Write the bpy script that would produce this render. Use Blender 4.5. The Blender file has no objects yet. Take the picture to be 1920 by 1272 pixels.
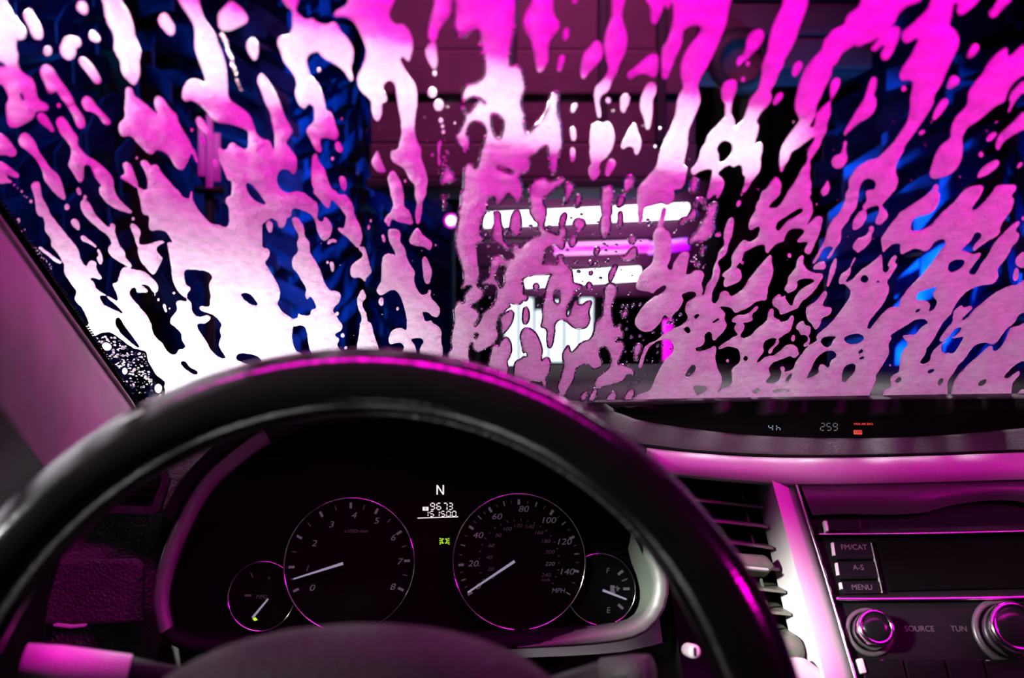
import bpy, bmesh, math, random
import numpy as np
from mathutils import Vector, Matrix

scene = bpy.context.scene
col = scene.collection

# ------------------------------------------------------------------ camera
FPX = 1700.0                                  # focal length in pixels of the 1920 x 1272 frame
PITCH = -math.atan(179 / FPX)
CAM = np.array([0., 0., 1.2])
FWD = np.array([0, math.cos(PITCH), math.sin(PITCH)])
UPV = np.array([0, -math.sin(PITCH), math.cos(PITCH)])
cam_data = bpy.data.cameras.new('camera')
cam_data.sensor_width = 36; cam_data.lens = 36 * FPX / 1920
cam_data.clip_start = 0.02; cam_data.clip_end = 100
cam_data.dof.use_dof = True
cam_data.dof.focus_distance = 0.86
cam_data.dof.aperture_fstop = 5.6
cam = bpy.data.objects.new('camera', cam_data); col.objects.link(cam)
cam.location = CAM; cam.rotation_euler = (math.pi/2 + PITCH, 0, 0)
scene.camera = cam

# ------------------------------------------------------------------ world, exposure
world = bpy.data.worlds.new('night'); scene.world = world
world.use_nodes = True
bg = world.node_tree.nodes['Background']
bg.inputs[0].default_value = (0.004, 0.006, 0.02, 1); bg.inputs[1].default_value = 0.25
scene.view_settings.view_transform = 'Standard'
scene.view_settings.look = 'None'
scene.view_settings.gamma = 1
scene.view_settings.use_curve_mapping = False
scene.view_settings.exposure = 0.0

scene.cycles.max_bounces = 8; scene.cycles.diffuse_bounces = 3; scene.cycles.glossy_bounces = 3; scene.cycles.transmission_bounces = 6
scene.cycles.caustics_reflective = False; scene.cycles.caustics_refractive = False

# ------------------------------------------------------------------ lamps of the wash tunnel, with unseen fills added
def area(name, loc, target, size, energy, color, spread=180, rot=None):
    d = bpy.data.lights.new(name, 'AREA'); d.shape = 'RECTANGLE'
    d.size, d.size_y = size; d.energy = energy; d.color = color; d.spread = math.radians(spread)
    o = bpy.data.objects.new(name, d); col.objects.link(o); o.location = loc
    o.rotation_euler = rot or (Vector(target) - Vector(loc)).to_track_quat('-Z', 'Y').to_euler()
    return o
def spot(name, loc, target, energy, color, angle, blend, radius):
    d = bpy.data.lights.new(name, 'SPOT'); d.energy = energy; d.color = color; d.spot_size = math.radians(angle); d.spot_blend = blend; d.shadow_soft_size = radius
    o = bpy.data.objects.new(name, d); col.objects.link(o); o.location = loc
    o.rotation_euler = (Vector(target) - Vector(loc)).to_track_quat('-Z', 'Y').to_euler()
    return o
MAG = (1.0, 0.0, 0.60); WHT = (1.0, 0.97, 0.93); BLU = (0.02, 0.22, 1.0)
area('magenta_gantry_lamp', (.15, .40, 1.75), (.15, .405, 1.20), (2.0, .12), 12.5, MAG, 78)
area('magenta_front_lamp', (.7, 2.3, 2.9), (.2, .75, 1.15), (1.2, .3), 6, MAG, 60)
spot('white_arch_lamp', (-.8, 1.75, 1.95), (-.325, .87, 1.085), 430, WHT, 24, 1., .05)
area('white_front_lamp', (.9, 2.2, 2.2), (.24, .97, 1.03), (.6, .2), 1.7, WHT, 25)
area('white_window_lamp', (-1.5, -.35, 1.85), (.235, .72, .93), (.2, .2), 2.0, WHT, 13)
area('blue_fill_right', (2.35, 1.6, .3), (1.5, 2.7, .75), (.6, .3), 60, (.01, .28, 1.), 50)  # unseen blue fill added to brighten the right brush low down
area('blue_fill_left', (-2.0, 1.8, 2.5), (-1.3, 3.3, 1.5), (.6, .3), 2.2, (.01, .34, 1.), 90)  # unseen blue fill added for the left brush
# unseen narrow light added to lay a slanting white band across the foam
_n = np.array([0, .5, .8660254]); _a, _b = np.array([-.27, .472, 1.310]), np.array([.145, .568, 1.255])
_x = (_b-_a)/np.linalg.norm(_b-_a)
area('white_band_fill', tuple((_a+_b)/2 + _n*.9), None, (.45, .03), 30, WHT, 3, Matrix((tuple(_x), tuple(np.cross(_n, _x)), tuple(_n))).transposed().to_euler())
area('magenta_housing_fill', (.1, 1.5, 2.75), (.05, 2.6, 1.65), (.8, .2), 6.5, (1., .16, .6), 70)  # unseen magenta fill added to light the blower housing
area('magenta_passenger_fill', (1.9, -.1, 1.95), (.05, .70, 1.04), (.3, .2), 2.1, MAG, 34)  # unseen magenta fill added for the pillar, trim and radio
area('blue_fill_far', (-1.9, 3.8, 2.5), (-.85, 5.2, 1.5), (.6, .3), 1.3, (.01, .25, 1.), 70)  # unseen blue fill added for the far brush


# ------------------------------------------------------------------ measuring helpers
def ray(px, py):
    d = FWD + (px - 960)/FPX*np.array([1., 0, 0]) - (py - 636)/FPX*UPV
    return d
def at(px, py, Y):                             # the point seen at a pixel, at forward distance Y
    d = ray(px, py); return CAM + d*(Y/d[1])
def hit(px, py, O, n):                         # the point seen at a pixel on a plane
    d = ray(px, py); return CAM + d*(np.dot(O - CAM, n)/np.dot(d, n))
class Frame:                                   # a panel's own axes: u right, v up, n towards the seats
    def __init__(s, O, u, v):
        s.O = np.array(O, float); s.u = np.array(u, float)/np.linalg.norm(u)
        v = np.array(v, float); v = v - s.u*np.dot(v, s.u); s.v = v/np.linalg.norm(v)
        s.n = np.cross(s.u, s.v)
        if np.dot(s.n, CAM - s.O) < 0: s.n = -s.n
        M = np.eye(4); M[:3, 0], M[:3, 1], M[:3, 2], M[:3, 3] = s.u, s.v, s.n, s.O
        s.M = Matrix(M.tolist())
    def loc(s, px, py, n=0.0):
        P = hit(px, py, s.O + s.n*n, s.n) - s.O
        return (float(np.dot(P, s.u)), float(np.dot(P, s.v)), n)
    def pl(s, pts, n=0.0): return [s.loc(x, y, n)[:2] for x, y in pts]

# ------------------------------------------------------------------ materials
def mat(name, base=(.5, .5, .5), rough=.5, metal=0., noise=0., nscale=40., bump=0., bscale=200., emit=None, estr=0., spec=.5, coat=0., voro=False):
    m = bpy.data.materials.new(name); m.use_nodes = True
    nt = m.node_tree; N = nt.nodes; b = N['Principled BSDF']
    b.inputs['Roughness'].default_value = rough; b.inputs['Metallic'].default_value = metal
    b.inputs['Specular IOR Level'].default_value = spec; b.inputs['Coat Weight'].default_value = coat
    tc = N.new('ShaderNodeTexCoord')
    nz = N.new('ShaderNodeTexNoise'); nz.inputs['Scale'].default_value = nscale; nz.inputs['Detail'].default_value = 4
    nt.links.new(tc.outputs['Object'], nz.inputs['Vector'])
    r = N.new('ShaderNodeValToRGB')
    c = np.array(base); a = np.clip(c*(1-noise), 0, 1); d = np.clip(c*(1+noise), 0, 1)
    r.color_ramp.elements[0].position = .3; r.color_ramp.elements[1].position = .7
    r.color_ramp.elements[0].color = (*a, 1); r.color_ramp.elements[1].color = (*d, 1)
    nt.links.new(nz.outputs['Fac'], r.inputs['Fac']); nt.links.new(r.outputs['Color'], b.inputs['Base Color'])
    if bump:
        if voro:
            bz = N.new('ShaderNodeTexVoronoi'); bz.inputs['Scale'].default_value = bscale; out = bz.outputs['Distance']
        else:
            bz = N.new('ShaderNodeTexNoise'); bz.inputs['Scale'].default_value = bscale; out = bz.outputs['Fac']
        nt.links.new(tc.outputs['Object'], bz.inputs['Vector'])
        bp = N.new('ShaderNodeBump'); bp.inputs['Strength'].default_value = bump; bp.inputs['Distance'].default_value = .002
        nt.links.new(out, bp.inputs['Height']); nt.links.new(bp.outputs['Normal'], b.inputs['Normal'])
    if emit:
        b.inputs['Emission Color'].default_value = (*emit, 1); b.inputs['Emission Strength'].default_value = estr
    return m

M = {}
M['leather'] = mat('grained_black_vinyl', (.02, .018, .02), .55, spec=.3, bump=.55, bscale=420, voro=True, noise=.15)
M['dashpad'] = mat('soft_dash_plastic', (.035, .028, .034), .6, bump=.25, bscale=700, voro=True, noise=.1, spec=.04)
M['black'] = mat('matt_black_plastic', (.0025, .0025, .003), .6, noise=.2, bump=.1, bscale=300, spec=.05)
M['gloss'] = mat('gloss_black_plastic', (.003, .003, .0035), .2, noise=.1, spec=.15)
M['lens'] = mat('dark_display_lens', (.0015, .0015, .0015), .3, noise=.1, spec=.004)
M['silver'] = mat('satin_silver_plastic', (.34, .335, .33), .45, metal=.08, spec=.15, noise=.05, nscale=15, bump=.05, bscale=900)
M['bright'] = mat('polished_trim_bar', (.8, .79, .8), .22, metal=1., noise=.03)
M['hub'] = mat('airbag_cover_vinyl', (.009, .008, .009), .6, bump=.3, bscale=420, voro=True, noise=.15, spec=.12)
M['bezel'] = mat('cluster_surround_grey', (.045, .058, .046), .5, metal=.05, noise=.06, nscale=30, bump=.05, bscale=900)
M['chrome'] = mat('chrome', (.75, .75, .76), .12, metal=1., noise=.03)
M['wheel'] = mat('wheel_leather', (.0025, .0023, .0025), .13, bump=.04, bscale=500, voro=True, noise=.15, spec=.3)
M['pillar'] = mat('woven_pillar_cloth', (.24, .22, .215), .85, bump=.3, bscale=900, noise=.08)
M['vent'] = mat('vent_grey_plastic', (.07, .08, .06), .42, noise=.1, bump=.05)
M['radio'] = mat('radio_panel_plastic', (.035, .03, .033), .35, noise=.08, spec=.4, bump=.04, bscale=60)
M['dial'] = mat('dial_black', (.0015, .0015, .0015), .8, noise=.1, spec=.02)
def glow(name, c, s): return mat(name, (.02, .02, .02), .6, emit=c, estr=s, noise=.1)
M['print'] = glow('lit_dial_print', (.55, .52, .68), .085)
M['printdim'] = glow('faint_dial_print', (.5, .48, .6), .03)
M['needle'] = glow('lit_needle', (.72, .66, .95), .36)
M['lcd'] = glow('lit_white_segments', (1., .93, .95), 1.0)
M['green'] = glow('lit_green_telltale', (.55, .95, .02), 1.0)
M['clock'] = glow('lit_pale_blue_segments', (.55, .85, 1.), .38)
M['clockdim'] = glow('dim_pale_segments', (.55, .68, .75), .18)
M['red'] = glow('lit_red_telltale', (1., .07, .01), .8)
M['label'] = glow('faint_pink_print', (.8, .25, .6), .05)
M['darkprint'] = mat('dark_print', (.004, .004, .004), .7)

def mat_foam():
    m = bpy.data.materials.new('soap_foam'); m.use_nodes = True
    nt = m.node_tree; N = nt.nodes; N.clear()
    out = N.new('ShaderNodeOutputMaterial'); mix = N.new('ShaderNodeMixShader'); mix.inputs[0].default_value = .68
    df = N.new('ShaderNodeBsdfDiffuse'); tr = N.new('ShaderNodeBsdfTranslucent')
    tc = N.new('ShaderNodeTexCoord')
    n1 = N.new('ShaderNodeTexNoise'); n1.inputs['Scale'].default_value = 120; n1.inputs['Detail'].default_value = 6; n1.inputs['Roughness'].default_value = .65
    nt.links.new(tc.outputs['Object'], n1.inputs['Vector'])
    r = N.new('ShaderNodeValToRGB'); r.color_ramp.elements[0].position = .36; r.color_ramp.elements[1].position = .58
    r.color_ramp.elements[0].color = (.80, .79, .795, 1); r.color_ramp.elements[1].color = (.97, .965, .97, 1)  # mottled colour for foam density, also painting in the shading of lumps
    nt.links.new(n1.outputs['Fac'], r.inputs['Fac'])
    n2 = N.new('ShaderNodeTexNoise'); n2.inputs['Scale'].default_value = 130; n2.inputs['Detail'].default_value = 3
    nt.links.new(tc.outputs['Object'], n2.inputs['Vector'])
    v = N.new('ShaderNodeTexVoronoi'); v.inputs['Scale'].default_value = 700
    nt.links.new(tc.outputs['Object'], v.inputs['Vector'])
    ad = N.new('ShaderNodeMath'); ad.operation = 'MULTIPLY_ADD'; ad.inputs[1].default_value = .12
    nt.links.new(v.outputs['Distance'], ad.inputs[0]); nt.links.new(n2.outputs['Fac'], ad.inputs[2])
    b = N.new('ShaderNodeBump'); b.inputs['Strength'].default_value = 1.; b.inputs['Distance'].default_value = .008
    nt.links.new(ad.outputs[0], b.inputs['Height'])
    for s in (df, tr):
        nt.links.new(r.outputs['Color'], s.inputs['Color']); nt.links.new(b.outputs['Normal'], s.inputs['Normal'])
    nt.links.new(df.outputs[0], mix.inputs[1]); nt.links.new(tr.outputs[0], mix.inputs[2]); nt.links.new(mix.outputs[0], out.inputs[0])
    return m
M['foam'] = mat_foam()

def mat_glass(name, tint=(.95, .97, 1.), refl=.9, rough=.03, bump=0.):
    m = bpy.data.materials.new(name); m.use_nodes = True
    nt = m.node_tree; N = nt.nodes; N.clear()
    out = N.new('ShaderNodeOutputMaterial'); mix = N.new('ShaderNodeMixShader')
    t = N.new('ShaderNodeBsdfTransparent'); t.inputs[0].default_value = (*tint, 1)
    g = N.new('ShaderNodeBsdfGlossy'); g.inputs['Roughness'].default_value = rough; g.inputs[0].default_value = (refl, refl, refl, 1)
    lw = N.new('ShaderNodeLayerWeight'); lw.inputs[0].default_value = .5
    pw = N.new('ShaderNodeMath'); pw.operation = 'POWER'; pw.inputs[1].default_value = 5
    f = N.new('ShaderNodeMath'); f.operation = 'MULTIPLY_ADD'; f.inputs[1].default_value = .16; f.inputs[2].default_value = .008
    nt.links.new(lw.outputs['Facing'], pw.inputs[0]); nt.links.new(pw.outputs[0], f.inputs[0])
    tc = N.new('ShaderNodeTexCoord'); n = N.new('ShaderNodeTexNoise'); n.inputs['Scale'].default_value = 30
    nt.links.new(tc.outputs['Object'], n.inputs['Vector'])
    b = N.new('ShaderNodeBump'); b.inputs['Strength'].default_value = bump; b.inputs['Distance'].default_value = .002
    nt.links.new(n.outputs['Fac'], b.inputs['Height']); nt.links.new(b.outputs[0], g.inputs['Normal'])
    nt.links.new(f.outputs[0], mix.inputs[0]); nt.links.new(t.outputs[0], mix.inputs[1]); nt.links.new(g.outputs[0], mix.inputs[2])
    nt.links.new(mix.outputs[0], out.inputs[0])
    return m
M['glass'] = mat_glass('clear_windscreen_glass', refl=.25)
M['water'] = bpy.data.materials.new('water'); M['water'].use_nodes = True
_b = M['water'].node_tree.nodes['Principled BSDF']
_b.inputs['Transmission Weight'].default_value = 1; _b.inputs['IOR'].default_value = 1.33; _b.inputs['Roughness'].default_value = .02; _b.inputs['Base Color'].default_value = (1, 1, 1, 1)

# ------------------------------------------------------------------ building helpers
def link(name, me, m=None, parent=None, smooth=False):
    o = bpy.data.objects.new(name, me); col.objects.link(o)
    if m is not None: me.materials.append(m)
    if parent is not None: o.parent = parent
    if smooth: me.polygons.foreach_set('use_smooth', [True]*len(me.polygons))
    return o
def tag(o, label=None, cat=None, group=None, kind=None):
    if label: o['label'] = label
    if cat: o['category'] = cat
    if group: o['group'] = group
    if kind: o['kind'] = kind
    return o
def thing(name, label, cat, M4=None, group=None, kind=None):
    o = bpy.data.objects.new(name, None); col.objects.link(o); o.empty_display_size = .02
    if M4 is not None: o.matrix_world = M4
    return tag(o, label, cat, group, kind)
def poly(name, verts, faces, m, parent=None, smooth=False):
    me = bpy.data.meshes.new(name); me.from_pydata([tuple(map(float, v)) for v in verts], [], faces); me.update()
    bm = bmesh.new(); bm.from_mesh(me); bmesh.ops.recalc_face_normals(bm, faces=bm.faces); bm.to_mesh(me); bm.free()
    return link(name, me, m, parent, smooth)
def bevel(o, w=.001, seg=2):
    b = o.modifiers.new('bevel', 'BEVEL'); b.width = w; b.segments = seg; b.limit_method = 'ANGLE'; b.angle_limit = math.radians(35)
    return o
def prism(name, pts, n0, n1, m, parent, bev=0., smooth=False, shift=(0, 0)):
    """an outline in a panel's plane, pulled from n0 to n1"""
    k = len(pts)
    V = [(x, y, n0) for x, y in pts] + [(x + shift[0], y + shift[1], n1) for x, y in pts]
    F = [tuple(range(k)), tuple(range(k, 2*k))] + [(i, (i+1) % k, k + (i+1) % k, k + i) for i in range(k)]
    o = poly(name, V, F, m, parent, smooth)
    if bev: bevel(o, bev)
    return o
def loops(name, L, m, parent, close=True, cap0=False, cap1=False, smooth=True):
    """skin a list of equal-length loops"""
    k = len(L[0]); V = [p for l in L for p in l]; F = []
    rng = k if close else k - 1
    for a in range(len(L)-1):
        for i in range(rng):
            j = (i+1) % k
            F.append((a*k+i, a*k+j, (a+1)*k+j, (a+1)*k+i))
    if cap0: F.append(tuple(range(k)))
    if cap1: F.append(tuple(range((len(L)-1)*k, len(L)*k)))
    return poly(name, V, F, m, parent, smooth)
def circ(cx, cy, r, n, z, ry=None, a0=0.):
    ry = r if ry is None else ry
    return [(cx + r*math.cos(a0 + 2*math.pi*i/n), cy + ry*math.sin(a0 + 2*math.pi*i/n), z) for i in range(n)]
def lathe(name, cx, cy, prof, m, parent, n=40, cap0=True, cap1=True):
    return loops(name, [circ(cx, cy, r, n, z) for r, z in prof], m, parent, True, cap0, cap1)
def tube(name, P, r, m, parent=None, n=10, closed=False, cap=True):
    P = [np.array(p, float) for p in P]; k = len(P)
    R = r if isinstance(r, (list, tuple)) else [r]*k
    L = []; ref = np.array([0., 0, 1])
    for i in range(k):
        t = (P[(i+1) % k] - P[i-1]) if closed else P[min(i+1, k-1)] - P[max(i-1, 0)]
        t /= np.linalg.norm(t)
        a = np.cross(t, ref)
        if np.linalg.norm(a) < .1: a = np.cross(t, [1., 0, 0])
        a /= np.linalg.norm(a); b = np.cross(t, a)
        L.append([tuple(P[i] + R[i]*(math.cos(q)*a + math.sin(q)*b)) for q in np.arange(n)*2*math.pi/n])
    if closed: L.append(L[0])
    return loops(name, L, m, parent, True, cap and not closed, cap and not closed)
def interp(pts, n):
    """evenly sampled smooth curve through points"""
    P = np.array(pts, float); k = len(P)
    s = np.concatenate([[0], np.cumsum(np.linalg.norm(np.diff(P[:, :2], axis=0), axis=1))])
    m = np.zeros_like(P)
    for i in range(k):
        a, b = max(i-1, 0), min(i+1, k-1); m[i] = (P[b]-P[a])/(s[b]-s[a])
    out = []
    for q in np.linspace(0, s[-1], n):
        i = min(max(np.searchsorted(s, q) - 1, 0), k-2); h = s[i+1]-s[i]; u = (q-s[i])/h
        out.append((2*u**3-3*u*u+1)*P[i] + (u**3-2*u*u+u)*h*m[i] + (3*u*u-2*u**3)*P[i+1] + (u**3-u*u)*h*m[i+1])
    return np.array(out)
def row(pts, n=40): return [at(x, y, Y) for x, y, Y in interp(pts, n)]
def loft(name, rows, m, parent=None, thick=.003, smooth=True, away=True):
    o = loops(name, [[tuple(p) for p in r] for r in rows], m, parent, False, smooth=smooth)
    me = o.data; me.update()
    # make normals face the seats so that the thickness grows away from them
    c = np.array([v.co[:] for v in me.vertices]).mean(0); nn = np.mean([np.array(p.normal[:]) for p in me.polygons], axis=0)
    if np.dot(nn, CAM - c) < 0: me.flip_normals()
    s = o.modifiers.new('thickness', 'SOLIDIFY'); s.thickness = thick; s.offset = -1
    return o
def box(name, lo, hi, m, parent=None, bev=0.):
    x0, y0, z0 = lo; x1, y1, z1 = hi
    V = [(x, y, z) for z in (z0, z1) for y in (y0, y1) for x in (x0, x1)]
    o = poly(name, V, [(0, 2, 3, 1), (4, 5, 7, 6), (0, 1, 5, 4), (2, 6, 7, 3), (0, 4, 6, 2), (1, 3, 7, 5)], m, parent)
    if bev: bevel(o, bev)
    return o
def text(name, body, x, y, z, size, m, parent, shear=0., align='CENTER', sx=1., rot=0., bold=0.):
    cu = bpy.data.curves.new(name, 'FONT'); cu.body = body; cu.size = size; cu.align_x = align; cu.align_y = 'CENTER'
    cu.shear = shear; cu.extrude = .00008; cu.offset = bold*size
    t = bpy.data.objects.new(name, cu); col.objects.link(t)
    dg = bpy.context.evaluated_depsgraph_get(); dg.update()
    me = bpy.data.meshes.new_from_object(t.evaluated_get(dg))
    bpy.data.objects.remove(t)
    me.materials.clear()
    o = link(name, me, m, parent); o.location = (x, y, z); o.scale = (sx, 1, 1); o.rotation_euler = (0, 0, rot)
    return o
SEG = {'a': (.12, 1, .88, 1), 'g': (.12, .5, .88, .5), 'd': (.12, 0, .88, 0), 'f': (0, .56, 0, .94), 'b': (1, .56, 1, .94), 'e': (0, .06, 0, .44), 'c': (1, .06, 1, .44)}
DIG = {'0': 'abcdef', '1': 'bc', '2': 'abged', '3': 'abgcd', '4': 'fgbc', '5': 'afgcd', '6': 'afgedc', '7': 'abc', '8': 'abcdefg', '9': 'abfgcd', 'h': 'fegc'}
def segments(name, s, x, y, z, w, h, pitch, m, parent, th=.15, slant=.08):
    """seven-segment digits, one raised mesh each"""
    for i, ch in enumerate(s):
        if ch == ' ': continue
        V, F = [], []
        for c in DIG[ch]:
            x0, y0, x1, y1 = SEG[c]; t = th*w/2
            ax, ay, bx, by = x0*w, y0*h, x1*w, y1*h
            if ay == by: q = [(ax, ay), (ax+t, ay+t), (bx-t, by+t), (bx, by), (bx-t, by-t), (ax+t, ay-t)]
            else: q = [(ax, ay), (ax-t, ay+t), (bx-t, by-t), (bx, by), (bx+t, by-t), (ax+t, ay+t)]
            k = len(V); n = len(q)
            for dz in (0, .00015): V += [(x + i*pitch + a + slant*b, y + b, z + dz) for a, b in q]
            F += [tuple(range(k, k+n)), tuple(range(k+n, k+2*n))] + [(k+j, k+(j+1) % n, k+n+(j+1) % n, k+n+j) for j in range(n)]
        poly(name, V, F, m, parent)
rnd = random.Random(7)

# ------------------------------------------------------------------ windscreen: a raked pane
RAKE = math.radians(30)
WN = np.array([0, math.sin(RAKE), math.cos(RAKE)])        # outward
W0 = at(960, 752, .95)
GT = .0045                                                # glass thickness
def on_glass(px, py, off=0.): return hit(px, py, W0 + WN*off, WN)
ws = thing('window_1', 'raked car windscreen wet and streaked with soap foam', 'windscreen', kind='structure')
c4 = [on_glass(268, 792), on_glass(2400, 792), on_glass(2900, -330), on_glass(-560, -330)]
poly('glass_pane', c4 + [p + WN*GT for p in c4], [(0, 1, 2, 3), (4, 5, 6, 7), (0, 1, 5, 4), (1, 2, 6, 5), (2, 3, 7, 6), (3, 0, 4, 7)], M['glass'], ws)
# printed black border along the pillar, on the inner face
b0, b1 = on_glass(200, 792), on_glass(-650, -330); b2, b3 = on_glass(-476, -330), on_glass(284, 792)
poly('black_border', [p - WN*.0012 for p in (b0, b1, b2, b3)] + [p - WN*.0004 for p in (b0, b1, b2, b3)],
     [(0, 1, 2, 3), (4, 5, 6, 7), (0, 1, 5, 4), (1, 2, 6, 5), (2, 3, 7, 6), (3, 0, 4, 7)], M['black'], ws)
# fine dots at the edge of the printed border
V, F = [], []
for i in range(150):
    t = i/150
    e = b3*(1-t) + b2*t + (on_glass(960, 500) - on_glass(950, 500))*(.35)
    u = (b2-b3)/np.linalg.norm(b2-b3); w = np.cross(u, WN)
    k = len(V); r = .0011
    for dz in (.0004, .0012): V += [tuple(e - WN*dz + r*(math.cos(a)*u + math.sin(a)*w)) for a in np.arange(6)*math.pi/3]
    F += [tuple(range(k, k+6)), tuple(range(k+6, k+12))] + [(k+j, k+(j+1) % 6, k+6+(j+1) % 6, k+6+j) for j in range(6)]
tag(poly('border_dots', V, F, M['black'], ws), kind='stuff')

# ------------------------------------------------------------------ the cabin around the seats
def shell(name, P, m, t=.02, label=None, cat=None):
    o = poly(name, P, [tuple(range(len(P)))], m); s = o.modifiers.new('t', 'SOLIDIFY'); s.thickness = t; s.offset = 0
    return tag(o, label, cat, kind='structure')
tl, tr = on_glass(-560, -330), on_glass(2900, -330)
shell('ceiling', [tl + [-.1, 0, .01], tr + [.1, 0, .01], (1.05, -.9, tl[2]+.12), (-.42, -.9, tl[2]+.12)], M['pillar'], .02, 'pale woven headliner above the windscreen', 'headliner')
# driver's side: a pillar, sill and door below the side window
pil = thing('wall_left', 'left windscreen pillar trim in woven cloth lit pink', 'pillar', kind='structure')
L = []
inner = [(282, 830, .80), (246, 765, .79), (150, 632, .68), (60, 508, .60), (0, 425, .56), (-110, 272, .49), (-260, 65, .42), (-420, -160, .37)]
outer = [(120, 980, .62), (60, 880, .57), (-20, 765, .52), (-95, 640, .47), (-150, 560, .445), (-260, 400, .40), (-420, 180, .35), (-600, -60, .31)]
A, B = interp(inner, 30), interp(outer, 30)
rows = []
for s in np.linspace(0, 1, 12):
    r = []
    for a, b in zip(A, B):
        pa, pb = at(*a), at(*b)
        bul = math.sin(math.pi*min(1, s*1.0))*.018
        r.append(pa*(1-s) + pb*s + np.array([.6, -.55, .1])*bul)
    rows.append(r)
loft('pillar_trim', rows, M['pillar'], pil, .004)
# edge bead where the trim meets the glass
tube('trim_edge', [at(*a) + np.array([0, .004, 0]) for a in A], .0022, M['pillar'], pil, 8)
# door top and window frame, dark
dr = thing('wall_door', 'dark door card and window ledge beside the pillar', 'door', kind='structure')
loft('door_card', [row([(-60, 700, .50), (60, 845, .56), (140, 960, .60)], 8), row([(-500, 900, .36), (-120, 1080, .40), (90, 1130, .60)], 8), row([(-900, 1500, .30), (-200, 1500, .38), (60, 1400, .55)], 8)], M['black'], dr)
loft('window_ledge', [row([(-700, 640, .30), (-200, 742, .45), (-30, 768, .52)], 8), row([(-700, 700, .30), (-200, 800, .44), (-20, 850, .52)], 8)], M['black'], dr)

# ------------------------------------------------------------------ the wash tunnel outside
T = {}
T['floor'] = mat('wet_concrete', (.06, .06, .07), .2, noise=.4, nscale=3, bump=.2, bscale=12)
T['wall'] = mat('wet_dark_wall_panel', (.035, .045, .09), .3, noise=.4, nscale=2.5, bump=.3, bscale=9)
T['roof'] = mat('dark_roof_sheet', (.03, .03, .05), .5, noise=.3, nscale=3)
T['steel'] = mat('wet_painted_steel', (.10, .045, .07), .6, metal=.1, spec=.2, noise=.2, nscale=6, bump=.1, bscale=30)
T['dark'] = mat('dark_rubber', (.01, .01, .012), .6, noise=.2)
T['cloth'] = mat('blue_wash_cloth', (.02, .10, .42), .45, noise=.5, nscale=14, bump=.3, bscale=60)
T['hood'] = mat('dark_car_paint', (.003, .004, .006), .5, noise=.2, spec=.05)
def lampmat(n, c, s): return mat(n, (.8, .8, .8), .5, emit=c, estr=s)
T['white_tube'] = lampmat('white_lamp_tube', (1, .96, 1.), 5)
T['mag_glow'] = lampmat('magenta_glow', (1., .0, .72), 1.5)
T['vio_tube'] = lampmat('violet_lamp_tube', (.55, .0, 1.), 1.6)
T['day'] = lampmat('bright_exit_opening', (.86, .96, 1.), 1.6)
tag(box('floor', (-2.4, -1, -.05), (3.2, 12, 0), T['floor']), 'wet dark concrete floor of the wash tunnel', 'floor', kind='structure')
def panel_wall(name, x, s, label):
    w = thing(name, label, 'wall', kind='structure')
    box('wall_backing', (min(x, x+.06*s), .6, 0), (max(x, x+.06*s), 12, 3.3), T['dark'], w)
    y = .6
    while y < 11.9:
        box('wall_panel', (min(x, x-.03*s), y+.012, .02), (max(x, x-.03*s), y+.788, 3.25), T['wall'], w, .01); y += .8
    return w
panel_wall('wall_tunnel_left', -2.3, -1, 'tunnel wall of tall dark wet panels on the driver side')
panel_wall('wall_right', 3.1, 1, 'tunnel wall of tall dark wet panels on the passenger side')
tag(box('ceiling_tunnel', (-2.4, .6, 3.3), (3.2, 12, 3.4), T['roof']), 'dark sheet roof of the wash tunnel', 'roof', kind='structure')
tag(box('wall_back', (-2.4, 12, 0), (3.2, 12.1, 3.3), T['dark']), 'dark far end wall of the tunnel', 'wall', kind='structure')

# ------------------------------------------------------------------ dashboard
dash = thing('dashboard', 'dark grained car dashboard spread below the windscreen', 'dashboard')
# ledge under the glass
loft('cowl_ledge', [
    row([(200, 800, .93), (500, 770, .945), (900, 758, .945), (1150, 750, .945), (1500, 744, .945), (1920, 738, .945), (2350, 736, .945)]),
    row([(180, 815, .88), (500, 785, .90), (900, 768, .905), (1125, 756, .905), (1180, 754, .905), (1500, 751, .905), (1920, 748, .905), (2350, 747, .905)])], M['dashpad'], dash, .004)
# roll of the pad around the clock recess
up = [(1152, 771, .892), (1200, 762.5, .893), (1300, 757, .894), (1400, 753.5, .895), (1600, 750, .896), (1920, 748, .897), (2350, 748, .897)]
lo = [(1152, 772, .880), (1190, 786, .868), (1260, 799, .858), (1380, 814, .850), (1500, 821, .846), (1640, 822, .846), (1790, 815, .848), (1920, 803, .852), (2350, 770, .87)]
U, Lw = interp(up, 60), interp(lo, 60)
pod = thing('clock_display', 'long dark clock and warning display recessed in the dash top', 'display')
lens = loft('display_lens', [[at(*p) + np.array([0, .02*0, 0]) for p in U], [at(*((u+v)/2)) + np.array([0, .012, 0]) for u, v in zip(U, Lw)], [at(*p) + np.array([0, .004, 0]) for p in Lw]], M['lens'], pod, .003)
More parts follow.
